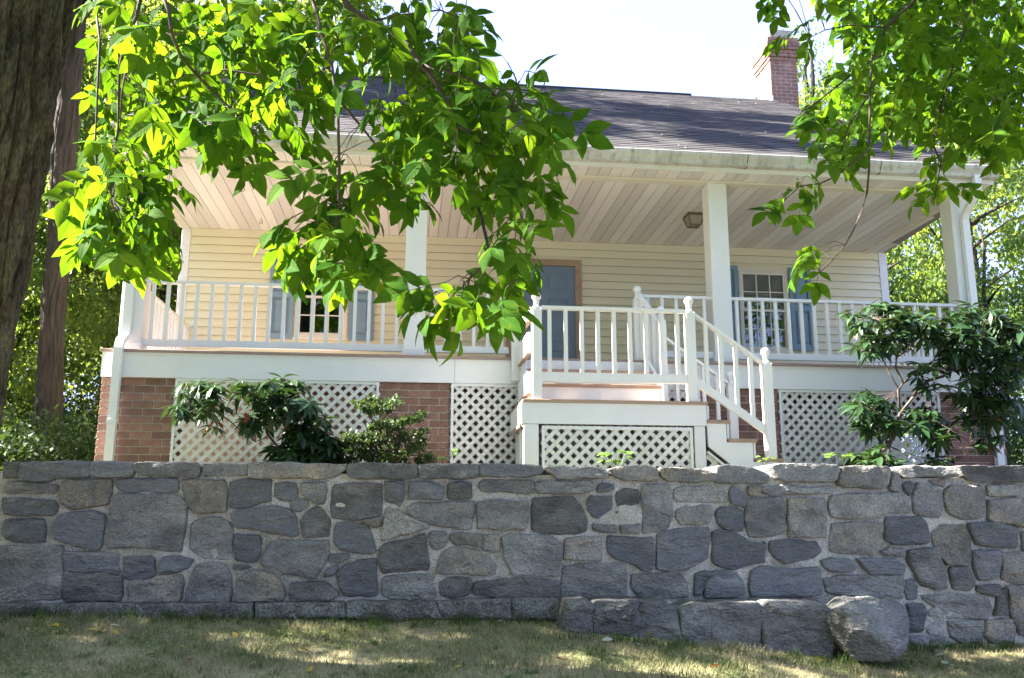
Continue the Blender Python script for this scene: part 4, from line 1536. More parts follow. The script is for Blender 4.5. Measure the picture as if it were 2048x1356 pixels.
heap.make('leaves', hick, M['leaf'])
tw.make('twig', M['twig'], hick)['kind'] = 'stuff'


def leaf_cloud(centers, radii, per, size, seed, upbias=.6, squash=1.0, shell=.55):
    """many folded leaf quads in clumps"""
    R = np.random.RandomState(seed)
    P = []
    for c, r, n in zip(centers, radii, per):
        u = R.normal(size=(n, 3))
        u /= np.linalg.norm(u, axis=1)[:, None]
        rr = r*(shell+(1-shell)*R.rand(n))**1.0
        q = np.asarray(c)+u*rr[:, None]*np.array([1, 1, squash])
        P.append(q)
    P = np.concatenate(P)
    n = len(P)
    d = R.normal(size=(n, 3))
    d[:, 2] -= .5
    d /= np.linalg.norm(d, axis=1)[:, None]
    nn = R.normal(size=(n, 3))
    nn[:, 2] += upbias*2
    s = np.cross(d, nn)
    s /= np.linalg.norm(s, axis=1)[:, None]+1e-9
    up = np.cross(s, d)
    ln = size*R.uniform(.6, 1.3, n)[:, None]
    wd = ln*R.uniform(.42, .62, n)[:, None]
    v = np.empty((n, 4, 3))
    v[:, 0] = P
    v[:, 1] = P+d*ln*.45-s*wd*.5+up*ln*.08
    v[:, 2] = P+d*ln-up*ln*.12
    v[:, 3] = P+d*ln*.45+s*wd*.5+up*ln*.08
    f = np.arange(n*4).reshape(n, 4)
    return v.reshape(-1, 3), f


# the hickory's crown above the picture (unseen, clumps set to shade lawn and leaves)
cs, rs, ns = [], [], []


def in_sun_gap(x, y, z):          # a gap kept in the crown so the sun reaches the hanging leaves on the left
    t = -1.7-x
    return x < -2.6 and 1.7 < z-.9*t < 4.7 and 2.8 < y-.13*t < 5.0


rc = random.Random(5)
for k in range(300):
    x, y, z = rc.uniform(-7.5, 4.5), rc.uniform(-3.0, 7.2), rc.uniform(3.6, 9.5)
    if z < 1.5+.70*max(y, 0)+.9: continue
    if x < -3.1 and y < 5.6 and z < 6.0: continue
    if in_sun_gap(x, y, z): continue
    cs.append((x, y, z))
    rs.append(rc.uniform(.45, .8))
    ns.append(rc.randint(70, 130))
for k in range(44):  # extra clumps added to shade the central hanging leaves
    cs.append((rc.uniform(-2.3, .9), rc.uniform(2.8, 4.5), rc.uniform(4.9, 6.8)))
    rs.append(rc.uniform(.4, .65))
    ns.append(rc.randint(90, 140))
for q in ((-4.6, 5.7, 5.1), (-5.2, 5.8, 5.7), (-4.0, 5.6, 4.9), (-5.8, 5.9, 6.3), (-1.6, 6.0, 5.35), (-2.3, 6.1, 5.9), (-3.0, 6.2, 6.5), (-.9, 5.9, 5.0), (-3.4, 6.3, 6.3)):  # hand set clumps added to block sun from lawn and boulder
    cs.append(q)
    rs.append(.55)
    ns.append(110)
for k in range(28):  # higher clumps added to shade the leaves hanging on the right
    cs.append((rc.uniform(-1, 2.6), rc.uniform(4.2, 6.0), rc.uniform(6.2, 8.6)))
    rs.append(rc.uniform(.45, .8))
    ns.append(rc.randint(80, 130))
for k in range(115):  # far left clumps added to keep sun off the lawn
    q = (rc.uniform(-10.5, -5.5), rc.uniform(5.6, 7.3), rc.uniform(3.2, 10))
    if in_sun_gap(q[0], q[1]-.6, q[2]): continue
    cs.append(q)
    rs.append(rc.uniform(.45, .8))
    ns.append(rc.randint(80, 140))
v, f = leaf_cloud(cs, rs, ns, .15, 3, shell=.2)
o = link('crown', np_mesh('crown', v, f, M['leaf'], False), hick)
o['kind'] = 'stuff'

# the tree overhanging from the right
rt = empty('overhanging_tree', (5.9, 3.6, .3), 'leafy tree overhanging from the top right with its trunk out of the picture', 'tree')
bark_trunk([Vector((5.9, 3.6, z)) for z in (0, .6, 1.5, 3, 4.5, 6.5, 8.5)], [.42, .33, .28, .26, .25, .18, .08], 48, 60, .018, 7).make('trunk', M['bark'], rt)
BRR = [
    ([(1860, -30), (1816, 14), (1772, 55), (1744, 120), (1738, 191), (1700, 246), (1680, 308)], 4.9, .011),
    ([(1740, 191), (1738, 342), (1734, 386), (1724, 420), (1707, 460), (1690, 490), (1665, 520), (1640, 545)], 4.8, .006),
    ([(1960, -30), (1930, 60), (1900, 150), (1880, 220), (1867, 290), (1881, 328), (1874, 372), (1868, 400)], 5.0, .008),
    ([(1738, 300), (1690, 338), (1673, 352), (1640, 367), (1600, 372), (1570, 400), (1545, 430)], 4.7, .005),
    ([(1772, 55), (1700, 50), (1650, 60), (1620, 75)], 4.8, .004),
    ([(2030, -30), (2000, 100), (1990, 200), (1975, 290), (1960, 330)], 5.2, .006),
    ([(1930, 60), (1850, 110), (1800, 180), (1770, 260)], 5.1, .005),
    ([(1744, 120), (1690, 160), (1640, 200), (1600, 225)], 4.8, .005),
]
allr = []
sr_ = []
for pl, dep, r0 in BRR:
    pts = [at(x, y, dep+.1*math.sin(k*.9+pl[0][0])) for k, (x, y) in enumerate(pl)]
    allr += pts
    n = len(pts)
    MB().tube(pts, [r0*(1-.75*k/(n-1))+.0014 for k in range(n)], 6).make('branch', M['twig'], rt, True)
    if pl[0][1] < 0: sr_.append(pts[0])
la = [Vector((5.9, 3.6, 5.6)), Vector((5.2, 4.0, 6.0)), Vector((4.3, 4.5, 5.9)), Vector((3.3, 4.8, 5.6)), Vector((2.6, 4.9, 5.5))]
MB().tube(la, [.12, .09, .07, .045, .015], 8).make('limb', M['bark'], rt, True)
for s in sr_:
    c = min(la, key=lambda q: (q-s).length)
    MB().tube([c, c.lerp(s, .5)+Vector((.05, 0, .1)), s], [.022, .016, .010], 6).make('branch', M['twig'], rt, True)
RP = [
    ([(1700, -20), (2060, -20), (2060, 270), (1960, 270), (1880, 250), (1800, 220), (1760, 270), (1660, 280), (1640, 250), (1680, 210), (1700, 150), (1720, 90), (1690, 40)], 215, (4.6, 6.0), 20),
    ([(1595, 40), (1640, 30), (1640, 70), (1600, 80)], 3, (4.7, 4.9), 20),
    ([(1625, 190), (1660, 195), (1640, 235), (1615, 230)], 4, (4.7, 4.9), 20),
    ([(1570, 360), (1650, 340), (1620, 400), (1550, 410)], 7, (4.6, 4.9), 20),
    ([(1640, 285), (1760, 280), (1740, 310), (1640, 315)], 8, (4.6, 5.0), 20),
    ([(1840, 350), (1890, 330), (1900, 390), (1850, 390)], 7, (4.8, 5.1), 18),
    ([(1870, 270), (1990, 260), (1980, 310), (1890, 310)], 9, (4.8, 5.3), 20),
    ([(1615, 490), (1660, 485), (1650, 530), (1600, 530)], 5, (4.7, 4.9), 18),
    ([(1550, -30), (1640, -40), (1620, -10), (1570, -5)], 4, (4.6, 4.9), 18),
]
RL = [compound_leaf('leaf', 2 if k % 4 else 3, .128, M['leaf'], 90+k) for k in range(10)]
tw = MB()
for poly, n, (d0, d1), mind in RP:
    for (x, y) in sample(poly, n, rl, mind):
        p = at(x, y, rl.uniform(d0, d1))
        c = min(allr, key=lambda q: (q-p).length)
        if (c-p).length < .40:
            tw.tube([c, c.lerp(p, .5)+Vector((0, 0, .02)), p], [.0024, .002, .0016], 4)
        a = rl.uniform(0, 6.28)
        d_ = Vector((math.cos(a)*.7-.25, math.sin(a)*.5, rl.uniform(-.9, -.05)))
        nr = Vector((rl.uniform(-.7, .7), rl.uniform(-1.0, .35), rl.uniform(.25, 1)))
        place(rl.choice(RL), 'leaf', rt, p, d_, nr, rl.uniform(.75, 1.08))
tw.make('twig', M['twig'], rt)['kind'] = 'stuff'
cs, rs, ns = [], [], []
for k in range(130):
    x, y, z = rc.uniform(2.0, 8.5), rc.uniform(-.5, 6.5), rc.uniform(4.2, 9)
    if z < 1.5+.70*max(y, 0)+.9 and x/max(y, .3) < .8: continue
    cs.append((x, y, z))
    rs.append(rc.uniform(.45, .8))
    ns.append(rc.randint(60, 110))
for (x, y) in sample(RP[0][0], 120, rc, 26):      # deeper leaves of the part in view
    p = at(x, y, rc.uniform(5.8, 7.2))
    cs.append(tuple(p))
    rs.append(rc.uniform(.12, .28))
    ns.append(rc.randint(10, 20))
v, f = leaf_cloud(cs, rs, ns, .15, 9, shell=.2)
o = link('crown', np_mesh('crown', v, f, M['leaf']), rt)
o['kind'] = 'stuff'


# woodland trees
def crown_variant(seed, nclump=44, per=190, size=.18):
    r = random.Random(seed)
    cs, rs, ns = [], [], []
    while len(cs) < nclump:
        x, y, z = r.uniform(-1, 1), r.uniform(-1, 1), r.uniform(-1, 1)
        d_ = x*x+y*y+z*z
        if d_ > 1 or d_ < .12: continue
        cs.append((x*2.4, y*2.4, z*3.4))
        rs.append(r.uniform(.5, 1.0))
        ns.append(int(per*r.uniform(.6, 1.3)))
    v, f = leaf_cloud(cs, rs, ns, size, seed, squash=.75, shell=.35)
    return np_mesh('crown', v, f, M['leaf_far'])


CV = [crown_variant(300+k) for k in range(4)]
CVR = [crown_variant(380+k, 38, 190, .15) for k in range(2)]
CVF = [crown_variant(340+k, 56, 260, .135) for k in range(2)]


def trunk_mesh(h, r, seed, lean=0):
    q = random.Random(seed)
    mb = MB()
    pts = [Vector((lean*t*h+q.uniform(-.05, .05)*t*h*.3, q.uniform(-.04, .04)*h*.3*t, h*t)) for t in (0, .03, .12, .3, .5, .7, .9, 1)]
    mb.tube(pts, [r*1.5, r*1.15, r, r*.88, r*.75, r*.55, r*.3, r*.1], 10)
    for k in range(7):
        t = q.uniform(.35, .7)
        b = pts[0].lerp(pts[-1], t)
        a = q.uniform(0, 6.28)
        ln = q.uniform(.10, .17)*h
        e = b+Vector((math.cos(a)*ln, math.sin(a)*ln, ln*q.uniform(.2, .7)))
        mb.tube([b, b.lerp(e, .5)+Vector((0, 0, .05*ln)), e], [r*.35, r*.22, r*.08], 6)
    return mb.mesh('trunk', M['bark2'], True)


TV = [trunk_mesh(10, .16, 60+k) for k in range(3)]


def tree(x, y, h, label, group=None, cz=.62, cw=1.0, ch_=1.0, fine=False, name='woodland_tree', airy=False):
    z = float(terrace_z(x, y) if y > 6.2 else lawn_z(x, y))-.1
    t = empty(name, (x, y, z), label, 'tree', group)
    tk = link('trunk', TV[rnd.randrange(3)], t, (x, y, z))
    s = h/10
    tk.scale = (s, s, s)
    tk.rotation_euler = (0, 0, rnd.uniform(0, 6.28))
    cr = link('crown', (CVR if airy else CVF if fine else CV)[rnd.randrange(2 if fine or airy else 4)], t, (x, y, z+h*cz))
    cr.scale = (cw*h/10, cw*h/10, ch_*h/10)
    cr.rotation_euler = (0, 0, rnd.uniform(0, 6.28))
    return t


# the tree with the brown trunk seen beside the hickory
z0 = 2.2
bt = empty('woodland_tree', (-5.2, 14, z0), 'tall tree with straight bare brown trunk just beyond the left end of the porch', 'tree')
bark_trunk([Vector((x, 14.0, z)) for x, z in ((-5.35, 1.9), (-5.37, 2.7), (-5.42, 3.6), (-5.48, 4.6), (-5.50, 5.8), (-5.57, 7.2), (-5.62, 9.5), (-5.7, 12), (-5.7, 15.5))], [.30, .205, .19, .185, .18, .185, .17, .12, .04], 60, 130, .022, 3, 8).make('trunk', M['bark2'], bt)
cs, rs, ns = [], [], []
for k in range(80):
    a = [rc.uniform(-1, 1) for _ in range(3)]
    if sum(q*q for q in a) > 1: continue
    cs.append((-5.5+a[0]*3.4, 13.7+a[1]*2.7, 13.0+a[2]*4.0))
    rs.append(rc.uniform(.5, .9))
    ns.append(rc.randint(260, 420))
for k in range(34):  # extra clumps added to shade the middle of the roof
    cs.append((rc.uniform(-8.5, -3.5), rc.uniform(10.6, 12.6), rc.uniform(12.3, 17.5)))
    rs.append(rc.uniform(.4, .8))
    ns.append(rc.randint(200, 340))
for k in range(22):  # lower clumps added to shade the left part of the roof
    cs.append((rc.uniform(-7.0, -4.4), rc.uniform(10.6, 13.0), rc.uniform(9.6, 12.6)))
    rs.append(rc.uniform(.4, .8))
    ns.append(rc.randint(200, 340))
v, f = leaf_cloud(cs, rs, ns, .15, 33, squash=.75, shell=.3)
link('crown', np_mesh('crown', v, f, M['leaf_far']), bt)
mb = MB()
mb.tube([(-5.5, 14, 6.0), (-4.6, 13.9, 5.9), (-3.7, 13.9, 6.1)], [.05, .04, .015], 6)
mb.make('limb', M['bark2'], bt, True)
MB().tube([(-5.6, 14, 9.0), (-6.5, 13.5, 10.6), (-7.4, 13.3, 12)], [.08, .05, .02], 6).make('limb', M['bark2'], bt, True)
MB().tube([(-5.6, 14, 9.4), (-4.6, 13.6, 11), (-3.6, 13.4, 12.4)], [.08, .05, .02], 6).make('limb', M['bark2'], bt, True)

GL, GR = 'trees in the woods left of the house', 'trees in the woods right of the house'
for x, y, h, cz, cw, ch_ in ((-7.2, 16.5, 10, .50, .85, 1.25), (-5.0, 18.0, 11, .55, .9, 1.2), (-9.5, 19, 13, .55, 1, 1.1), (-6.8, 21, 13, .58, 1, 1.1), (-4.6, 23, 14, .58, .95, 1.05), (-11.5, 24, 15, .55, 1, 1.1),
                            (-8.5, 26, 15, .6, 1, 1.1), (-6.0, 29, 16, .58, 1, 1.1), (-14, 31, 18, .55, 1.1, 1.1), (-10.5, 34, 18, .55, 1.1, 1.1), (-4.2, 17.0, 6.5, .5, .9, 1.3), (-6.2, 15.6, 5.0, .5, 1.1, 1.4), (-7.8, 20.5, 7, .45, 1.2, 1.3), (-8.8, 13.0, 9, .52, .95, 1.2)):  # the last tree is unseen, added to shade the undergrowth
    tree(x, y, h, ('low bushy tree' if h < 8 else 'slender leafy tree' if h < 12 else 'tall leafy tree' if h < 15 else 'very tall leafy tree')+(' close behind the left end of the porch' if y < 19 else ' deep in the woods left of the house'), GL, cz, cw, ch_, y < 20)
for x, y, h, cz, cw, ch_ in ((9.2, 16.5, 8.0, .45, .85, 1.3), (11.6, 17.5, 9.5, .5, .85, 1.2), (13.4, 20, 11, .5, .9, 1.1), (10.4, 21, 11.5, .52, .8, 1.1),
                            (16.5, 24, 12.5, .5, 1.0, 1.1), (14.5, 30, 14, .5, 1.0, 1.0), (19.5, 31, 14, .5, 1.0, 1.0), (9.3, 13.2, 4.2, .42, 1.0, 1.2), (11.6, 14.6, 4.6, .42, 1.0, 1.2)):
    tree(x, y, h, ('low bushy tree' if h < 6 else 'sunlit leafy tree' if h < 11.5 else 'tall airy tree' if h < 13.5 else 'very tall airy tree')+(' close behind the right end of the porch' if y < 19 else ' deep in the woods right of the house'), GR, cz, cw, ch_, y < 18, airy=True)
for x, y, h in ((-9.5, -1.5, 12), (-10.5, -7, 13), (-14.5, -2.5, 15), (-13, -13, 16), (-6.5, -11, 13), (-19, -6, 19), (-17, -11, 18), (-9, -16, 14), (-20, -16, 19)):  # out of view, added to shade the lawn and cut its bounce
    tree(x, y, h, 'unseen tall tree added left of the lawn to shade it', 'unseen trees added to shade the lawn', .58, 1.15, 1.1)
tree(-3.2, 29, 20, 'tall soft green tree rising behind the roof ridge on the left', None, .62, .62, 1.0, True)
tree(13.3, 27, 15, 'pale yellow green tree showing just beside the chimney', None, .66, .6, .95, True)
# low growth at the edge of the woods
cs, rs, ns = [], [], []
for k in range(140):
    y = rc.uniform(11.5, 26)
    x = rc.uniform(-.50, -.24)*y-.6
    if x > -3.7: continue
    z = float(terrace_z(x, y))
    cs.append((x, y, z+rc.uniform(.1, 1.1 if y > 15 else .45)))
    rs.append(rc.uniform(.35, .8))
    ns.append(rc.randint(200, 380))
for k in range(120):
    y = rc.uniform(11, 26)
    x = rc.uniform(.56, .85)*y+.6
    if x < 7.2: continue
    z = float(terrace_z(x, y))
    cs.append((x, y, z+rc.uniform(.1, 1.2)))
    rs.append(rc.uniform(.35, .9))
    ns.append(rc.randint(110, 220))
v, f = leaf_cloud(cs, rs, ns, .085, 77, squash=.8, shell=.3)
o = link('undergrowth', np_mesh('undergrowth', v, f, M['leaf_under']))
tag(o, 'green undergrowth along the edge of the woods on both sides', 'undergrowth', kind='stuff')
# far woods all round (also what the windows reflect)
cs, rs, ns = [], [], []
for k in range(300):
    a = rc.uniform(0, 6.283)
    if .2 < a < 1.1 and k % 2: continue
    d_ = rc.uniform(36, 60)
    x, y = d_*math.sin(a), d_*math.cos(a)
    top = 13
    if y > 0 and -.15 < x/max(y, 1) < .42: top = 9
    if y < 0: top = 15
    z = (float(terrace_z(x, y)) if y > 6 else float(lawn_z(x, max(y, -40)))*.4)
    for q in range(2):
        cs.append((x+rc.uniform(-2, 2), y+rc.uniform(-2, 2), z+rc.uniform(0, top)))
        rs.append(rc.uniform(1.2, 2.4))
        ns.append(rc.randint(60, 110))
v, f = leaf_cloud(cs, rs, ns, .5, 78, squash=.9, shell=.3)
o = link('far_woods', np_mesh('far_woods', v, f, M['leaf_far']))
tag(o, 'far woods closing the view behind the nearer trees', 'woods', kind='stuff')


# ------------------------------------------------------------------ shrubs by the porch
def whorl(seed, material, nl=9, ln=.125):
    r = random.Random(seed)
    mb = MB()
    for k in range(nl):
        a = 2*math.pi*k/nl+r.uniform(-.3, .3)
        el = r.uniform(-.75, .35)
        d_ = Vector((math.cos(a)*math.cos(el), math.sin(a)*math.cos(el), math.sin(el)))
        l_ = ln*r.uniform(.75, 1.15)
        leaflet(mb, d_*.008, d_, Vector((-math.cos(a)*math.sin(el), -math.sin(a)*math.sin(el), math.cos(el)+.2)), l_, l_*r.uniform(.27, .36), r.uniform(.15, .5), .25)
    mb.tube([(0, 0, -.06), (0, 0, .01)], [.003, .004], 4)
    return mb.mesh('leaf_whorl', material, True)


WV = [whorl(400+k, M['leaf_rho'], 8+k % 4) for k in range(8)]
WB = [whorl(430+k, M['leaf_brown'], 4, .10) for k in range(2)]


def shrub(name, loc, label, cat, conv, stems, clumps, ydep, extra=()):
    s = empty(name, loc, label, cat)
    ox, oy, sc = conv
    r = random.Random(len(label))
    mb = MB()
    sp = []
    for pl, rad, yy in stems:
        pts = [at(ox+x/sc, oy+y/sc, yy+.1*math.sin(i*1.3)) for i, (x, y) in enumerate(pl)]
        sp += pts
        n = len(pts)
        mb.tube(pts, [rad*(1-.6*i/(n-1)) for i in range(n)], 6)
    for poly, n in clumps:
        for (x, y) in sample(poly, n, r, 18*sc/3.9):
            p = at(ox+x/sc, oy+y/sc, r.uniform(*ydep))
            c = min(sp, key=lambda q: (q-p).length)
            mb.tube([c, c.lerp(p, .5)-Vector((0, 0, .02)), p], [.004, .003, .003], 4)
            d_ = Vector((r.uniform(-.5, .5), r.uniform(-.8, .3), r.uniform(.5, 1)))
            yv = Vector((r.uniform(-1, 1), r.uniform(-1, 1), 0))
            brown = r.random() < .025
            place(r.choice(WB if brown else WV), 'leaf_whorl', s, p, yv, d_, r.uniform(.95, 1.4))
    mb.make('stem', M['shrubwood'], s, True)
    return s


shrub('rhododendron', (4.55, 7.85, 1.9), 'tall open rhododendron with bare forked stems in front of the right lattice', 'shrub', (1680, 590, 3.875),
      [([(300, 1330), (290, 1240), (380, 1170), (470, 920), (590, 760), (680, 665), (800, 630), (870, 580), (960, 480), (1020, 330), (1060, 200)], .022, 7.85),
       ([(465, 905), (450, 740), (490, 680), (430, 560), (440, 480), (540, 420), (560, 350), (600, 260)], .014, 7.85),
       ([(590, 760), (700, 740), (820, 700), (1100, 760), (1220, 700), (1300, 560)], .012, 7.9),
       ([(450, 720), (380, 600), (320, 460), (280, 330), (250, 180)], .008, 7.8),
       ([(490, 680), (570, 610), (640, 560), (760, 480)], .008, 7.9),
       ([(470, 920), (600, 930), (700, 960), (850, 1040), (1000, 1140), (1080, 1180)], .007, 7.7),
       ([(380, 1170), (330, 1000), (280, 880)], .008, 7.7),
       ([(820, 700), (900, 820), (1000, 900), (1150, 930)], .007, 7.9)],
      [([(40, 140), (300, 20), (380, 60), (560, 140), (480, 300), (500, 440), (330, 440), (220, 460), (90, 440), (110, 300)], 46),
       ([(480, 160), (720, 160), (800, 200), (760, 330), (640, 380), (560, 300)], 24),
       ([(800, 200), (1000, 60), (1200, 140), (1420, 240), (1450, 560), (1360, 700), (1420, 820), (1250, 900), (1150, 800), (900, 620), (760, 420)], 130),
       ([(560, 560), (760, 500), (800, 720), (660, 720)], 8),
       ([(850, 760), (1100, 750), (1300, 860), (1250, 990), (1000, 1050), (880, 880)], 28),
       ([(120, 760), (300, 740), (440, 880), (450, 1060), (330, 1100), (220, 1080), (110, 940)], 34),
       ([(540, 860), (640, 820), (820, 930), (830, 1080), (760, 1180), (560, 980)], 24),
       ([(1060, 1080), (1140, 1040), (1260, 1110), (1180, 1200), (1080, 1190)], 8),
       ([(60, 1310), (250, 1100), (330, 1200), (420, 1310)], 16), ([(700, 1270), (830, 1230), (840, 1320), (700, 1320)], 5)],
      (7.45, 8.25))
shrub('rhododendron', (-1.2, 8.0, 1.9), 'sprawling dark rhododendron in front of the left lattice', 'shrub', (330, 730, 5.535),
      [([(1300, 1100), (1240, 900), (1130, 760), (1100, 660), (1200, 500), (1350, 380), (1420, 180)], .014, 8.0),
       ([(1500, 1110), (1480, 700), (1400, 400)], .012, 8.1),
       ([(1130, 800), (1000, 850), (640, 560), (760, 500), (860, 360), (1000, 290)], .006, 8.0),
       ([(640, 560), (500, 420), (300, 300), (180, 460)], .006, 8.0), ([(860, 360), (690, 390), (560, 330), (400, 250), (250, 190)], .005, 8.0),
       ([(1480, 700), (1600, 560), (1720, 620)], .006, 8.0), ([(1500, 1050), (1700, 900), (1850, 880)], .006, 8.0)],
      [([(110, 170), (280, 160), (520, 200), (660, 300), (670, 480), (560, 700), (480, 680), (420, 540), (300, 540), (230, 580), (110, 490), (200, 330)], 34),
       ([(980, 250), (1280, 110), (1500, 120), (1540, 320), (1620, 400), (1800, 580), (1760, 700), (1660, 720), (1480, 560), (1300, 500), (1250, 600), (1100, 680), (890, 740), (870, 580), (980, 470)], 66),
       ([(780, 190), (880, 190), (900, 320), (840, 340)], 3),
       ([(1250, 640), (1400, 640), (1700, 700), (1880, 800), (1930, 1000), (1900, 1090), (1100, 1090), (1250, 940), (1330, 800)], 66)],
      (7.7, 8.4))
# azalea before the brick pier
az = empty('azalea_bush', (-.1, 7.85, 1.9), 'twiggy small leaved azalea in front of the middle brick pier', 'shrub')
ra = random.Random(8)
cs, rs, ns = [], [], []
mb = MB()
base = Vector((-.15, 7.85, 1.9))
for poly, n in (([(270, 440), (500, 400), (680, 390), (980, 370), (820, 540), (640, 620), (420, 550)], 34), ([(640, 720), (950, 650), (1060, 600), (1320, 580), (1200, 690), (900, 790)], 26),
                ([(130, 900), (640, 700), (900, 800), (1340, 800), (1230, 900), (1400, 1060), (1400, 1250), (700, 1250), (100, 1250)], 110)):
    for (x, y) in sample(poly, n, ra, 22):
        p = at(660+x/6.78, 740+y/6.78, ra.uniform(7.5, 8.2))
        cs.append(tuple(p))
        rs.append(ra.uniform(.04, .075))
        ns.append(ra.randint(38, 64))
        if ra.random() < .45:
            mb.tube([base+Vector((ra.uniform(-.1, .1), ra.uniform(-.1, .1), 0)), base.lerp(p, .55)+Vector((0, 0, .08)), p], [.006, .004, .002], 4)
v, f = leaf_cloud(cs, rs, ns, .034, 12, shell=.1, squash=.55)
link('foliage', np_mesh('foliage', v, f, M['leaf_azalea']), az)
mb.make('stem', M['shrubwood'], az)


def weed(x, y, yy, h, label, n=9, ln=.07, material='leaf_weed'):
    p = at(x, y, yy)
    w = empty('weed', (p.x, yy, p.z), label, 'plant')
    mb = MB()
    r = random.Random(int(x))
    for k in range(n):
        a = 2*math.pi*k/n+r.uniform(-.3, .3)
        q = p+Vector((math.cos(a)*h*.9, math.sin(a)*h*.6, h*r.uniform(.3, 1)))
        s = MB()
        s.tube([p+Vector((0, 0, -.12)), q], [.003, .002], 4)
        s.make('stalk', M['leaf_azalea'], w)
        s = MB()
        for e in range(3):
            b = a+(e-1)*.8
            leaflet(s, q, Vector((math.cos(b), math.sin(b), r.uniform(-.2, .5))), Vector((r.uniform(-.3, .3), -.5, 1)), ln*r.uniform(.8, 1.2), ln*.6, .3, .2)
        s.make('leaf', M[material], w, True)


weed(1232, 930, 7.6, .12, 'low pale green weed growing against the landing lattice', 12, .07)
weed(1678, 925, 7.6, .10, 'small bright green weed left of the right rhododendron', 8, .06)
weed(885, 925, 7.7, .10, 'small green weed beside the azalea bush', 8, .06)
weed(1533, 925, 7.3, .06, 'tiny weed at the foot of the stairs', 6, .04)

# ------------------------------------------------------------------ grass and fallen leaves
n = 150000
gx = NP.uniform(-4.2, 6.2, n)
gy = 3.4+(5.93-3.4)*NP.rand(n)**.75
keep = ~((gx > .95) & (gx < 3.25) & (gy > 5.62))
gx, gy = gx[keep], gy[keep]
n = len(gx)
gz = lawn_z(gx, gy)
thin = (NP.rand(n) < np.clip((5.95-gy)/.22, .12, 1))
gx, gy, gz = gx[thin], gy[thin], gz[thin]
n = len(gx)
a = NP.uniform(0, 6.283, n)
h = NP.uniform(.014, .046, n)*(1+.5*np.sin(gx*5+gy*3)*np.sin(gy*7))
w = NP.uniform(.0016, .0034, n)
b = NP.uniform(0, 6.283, n)
l = h*NP.uniform(.2, 1.3, n)
v = np.empty((n, 3, 3))
v[:, 0] = np.stack([gx-np.cos(a)*w, gy-np.sin(a)*w, gz-.004], 1)
v[:, 1] = np.stack([gx+np.cos(a)*w, gy+np.sin(a)*w, gz-.004], 1)
v[:, 2] = np.stack([gx+np.cos(b)*l, gy+np.sin(b)*l, gz+h], 1)
o = link('grass', np_mesh('grass', v.reshape(-1, 3), np.arange(n*3).reshape(n, 3), M['grass']))
tag(o, 'short half dry grass of the lawn in front of the wall', 'grass', kind='stuff')


rg = np.random.RandomState(31)
V_ = []
for k in range(420):
    if k < 250:
        x = rg.uniform(-2.7, 4.3)
        y = 5.90-abs(rg.normal(0, .07))
        if .9 < x < 3.3: y -= .34
        hh = rg.uniform(.03, .085)
    else:
        x, y = rg.uniform(-3, 4.5), rg.uniform(4.3, 5.8)
        hh = rg.uniform(.03, .055)
    for q in range(rg.randint(8, 26)):
        a, ln_, ww = rg.uniform(0, 6.28), hh*rg.uniform(.5, 1.2), rg.uniform(.002, .004)
        bx, by = x+rg.normal(0, .022), y+rg.normal(0, .018)
        bz = float(lawn_z(bx, by))-.004
        t_ = rg.uniform(.1, .8)*ln_
        V_.append([(bx-math.sin(a)*ww, by+math.cos(a)*ww, bz), (bx+math.sin(a)*ww, by-math.cos(a)*ww, bz), (bx+math.cos(a)*t_, by+math.sin(a)*t_, bz+ln_)])
V_ = np.array(V_)
M['tuft'] = leaf_mat('green grass tuft', (.075, .125, .028), (.10, .17, .03), .6, .3, .5, vscale=4)
o = link('grass_tufts', np_mesh('grass_tufts', V_.reshape(-1, 3), np.arange(len(V_)*3).reshape(-1, 3), M['tuft']))
tag(o, 'longer green grass tufts along the foot of the wall', 'grass', kind='stuff')


def dry_leaf(seed, material):
    r = random.Random(seed)
    mb = MB()
    leaflet(mb, Vector((0, -.04, .01)), Vector((0, 1, r.uniform(-.1, .2))), Vector((r.uniform(-.4, .4), 0, 1)), .09, .05, r.uniform(-.3, .3), r.uniform(.1, .5))
    return mb.mesh('fallen_leaf', material, True)


DL = {k: [dry_leaf(500+q, M[m_]) for q in range(3)] for k, m_ in (('yellow', 'leaf_yellow'), ('pale', 'leaf_pale'), ('brown', 'leaf_brown'))}
FL = [(107, 1268, 'pale'), (230, 1262, 'pale'), (110, 1262, 'yellow'), (376, 1258, 'yellow'), (470, 1280, 'yellow'), (362, 1305, 'yellow'), (410, 1310, 'yellow'), (230, 1276, 'yellow'), (186, 1272, 'yellow'),
      (590, 1236, 'pale'), (585, 1240, 'pale'), (700, 1238, 'pale'), (1010, 1255, 'pale'), (1004, 1252, 'pale'), (908, 1330, 'yellow'), (915, 1345, 'yellow'), (606, 1310, 'yellow'), (500, 1342, 'pale'), (270, 1286, 'brown'),
      (380, 1330, 'brown'), (268, 1342, 'yellow'), (830, 1250, 'brown'), (1070, 1248, 'brown'), (1216, 1290, 'pale'), (1275, 1297, 'pale'), (1297, 1278, 'yellow'), (1890, 1335, 'pale'), (1905, 1340, 'pale'), (1880, 1318, 'pale'),
      (770, 1290, 'brown'), (620, 1350, 'yellow'), (1430, 1345, 'brown'), (1640, 1330, 'yellow'), (800, 1345, 'brown'), (1120, 1330, 'brown'), (300, 1320, 'brown')]
TXT = {'yellow': 'curled yellow leaf', 'pale': 'pale dry leaf', 'brown': 'brown dead leaf'}
def spot(x, y):
    a = 'beside the hickory trunk' if x < 300 else 'below the widest wall stones' if x < 560 else 'below the middle of the wall' if x < 960 else 'near the start of the ledge' if x < 1330 else 'in front of the stone ledge' if x < 1700 else 'beyond the boulder'
    return a+(', close to the foot of the wall' if y < 1272 else ', out on the worn lawn' if y < 1312 else ', far out')
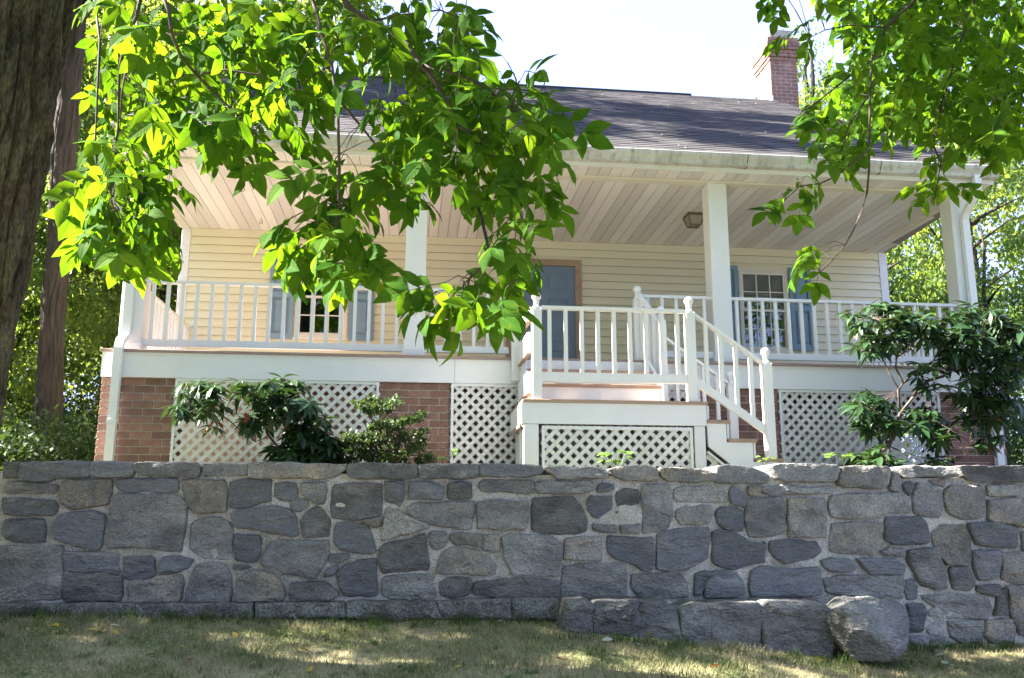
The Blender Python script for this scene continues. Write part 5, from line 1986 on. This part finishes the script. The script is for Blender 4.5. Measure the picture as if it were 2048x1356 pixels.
for x, y, k in FL:
    # where the sight line meets the lawn
    dd = at(x, y, 1.0)-EYE
    t = 4.0
    for _ in range(60):
        p = EYE+dd*t
        t += (p.z-float(lawn_z(p.x, p.y)))*1.2
    p = EYE+dd*t
    if p.y > 5.9: p.y = 5.88
    o = link('fallen_leaf', rnd.choice(DL[k]), None, (p.x, p.y, float(lawn_z(p.x, p.y))+.018), (rnd.uniform(-.3, .3), rnd.uniform(-.3, .3), rnd.uniform(0, 6.28)))
    s = rnd.uniform(.5, .85)
    o.scale = (s, s, s)
    tag(o, TXT[k]+' '+spot(x, y), 'leaf', k+' leaves fallen on the lawn')
# bits of leaf and twig lying on the roof
mb = MB()
rr = random.Random(4)
for k in range(70):
    t = rr.random()**1.6
    x = rr.uniform(-2.8, 6.2)
    p = Vector((x, EY+(RY-EY)*t, EZ+(RZ-EZ)*t))+nrm*.024
    a = rr.uniform(0, 6.28)
    s = rr.uniform(.02, .045)
    u = Vector((math.cos(a), math.sin(a)*.85, math.sin(a)*.53))
    w_ = nrm.cross(u)
    mb.add([p, p+u*s*.5+w_*s*.3+nrm*.006, p+u*s, p+u*s*.5-w_*s*.3+nrm*.006], [(0, 1, 2, 3)])
o = mb.make('leaf_litter', M['leaf_pale'])
tag(o, 'pale bits of leaf lying on the dark roof', 'leaf litter', kind='stuff')

mb = MB()
for k in range(420):
    x = rr.uniform(-2.6, 4.3)
    y = 5.93-abs(rr.gauss(0, .16))
    if .9 < x < 3.25: y -= .30
    if rr.random() < .25: y = rr.uniform(4.7, 5.8)
    p = Vector((x, y, float(lawn_z(x, y))+rr.uniform(.004, .02)))
    a = rr.uniform(0, 6.28)
    sz = rr.uniform(.012, .035)
    u = Vector((math.cos(a), math.sin(a), rr.uniform(-.3, .3)))
    w_ = Vector((-math.sin(a), math.cos(a), rr.uniform(-.3, .3)))
    mb.add([p, p+u*sz*.5+w_*sz*.3, p+u*sz, p+u*sz*.5-w_*sz*.3], [(0, 1, 2, 3)], rr.randrange(3))
o = mb.make('leaf_litter', [M['leaf_brown'], M['leaf_yellow'], M['twig']])
tag(o, 'dead leaf bits and debris scattered along the foot of the wall', 'leaf litter', kind='stuff')
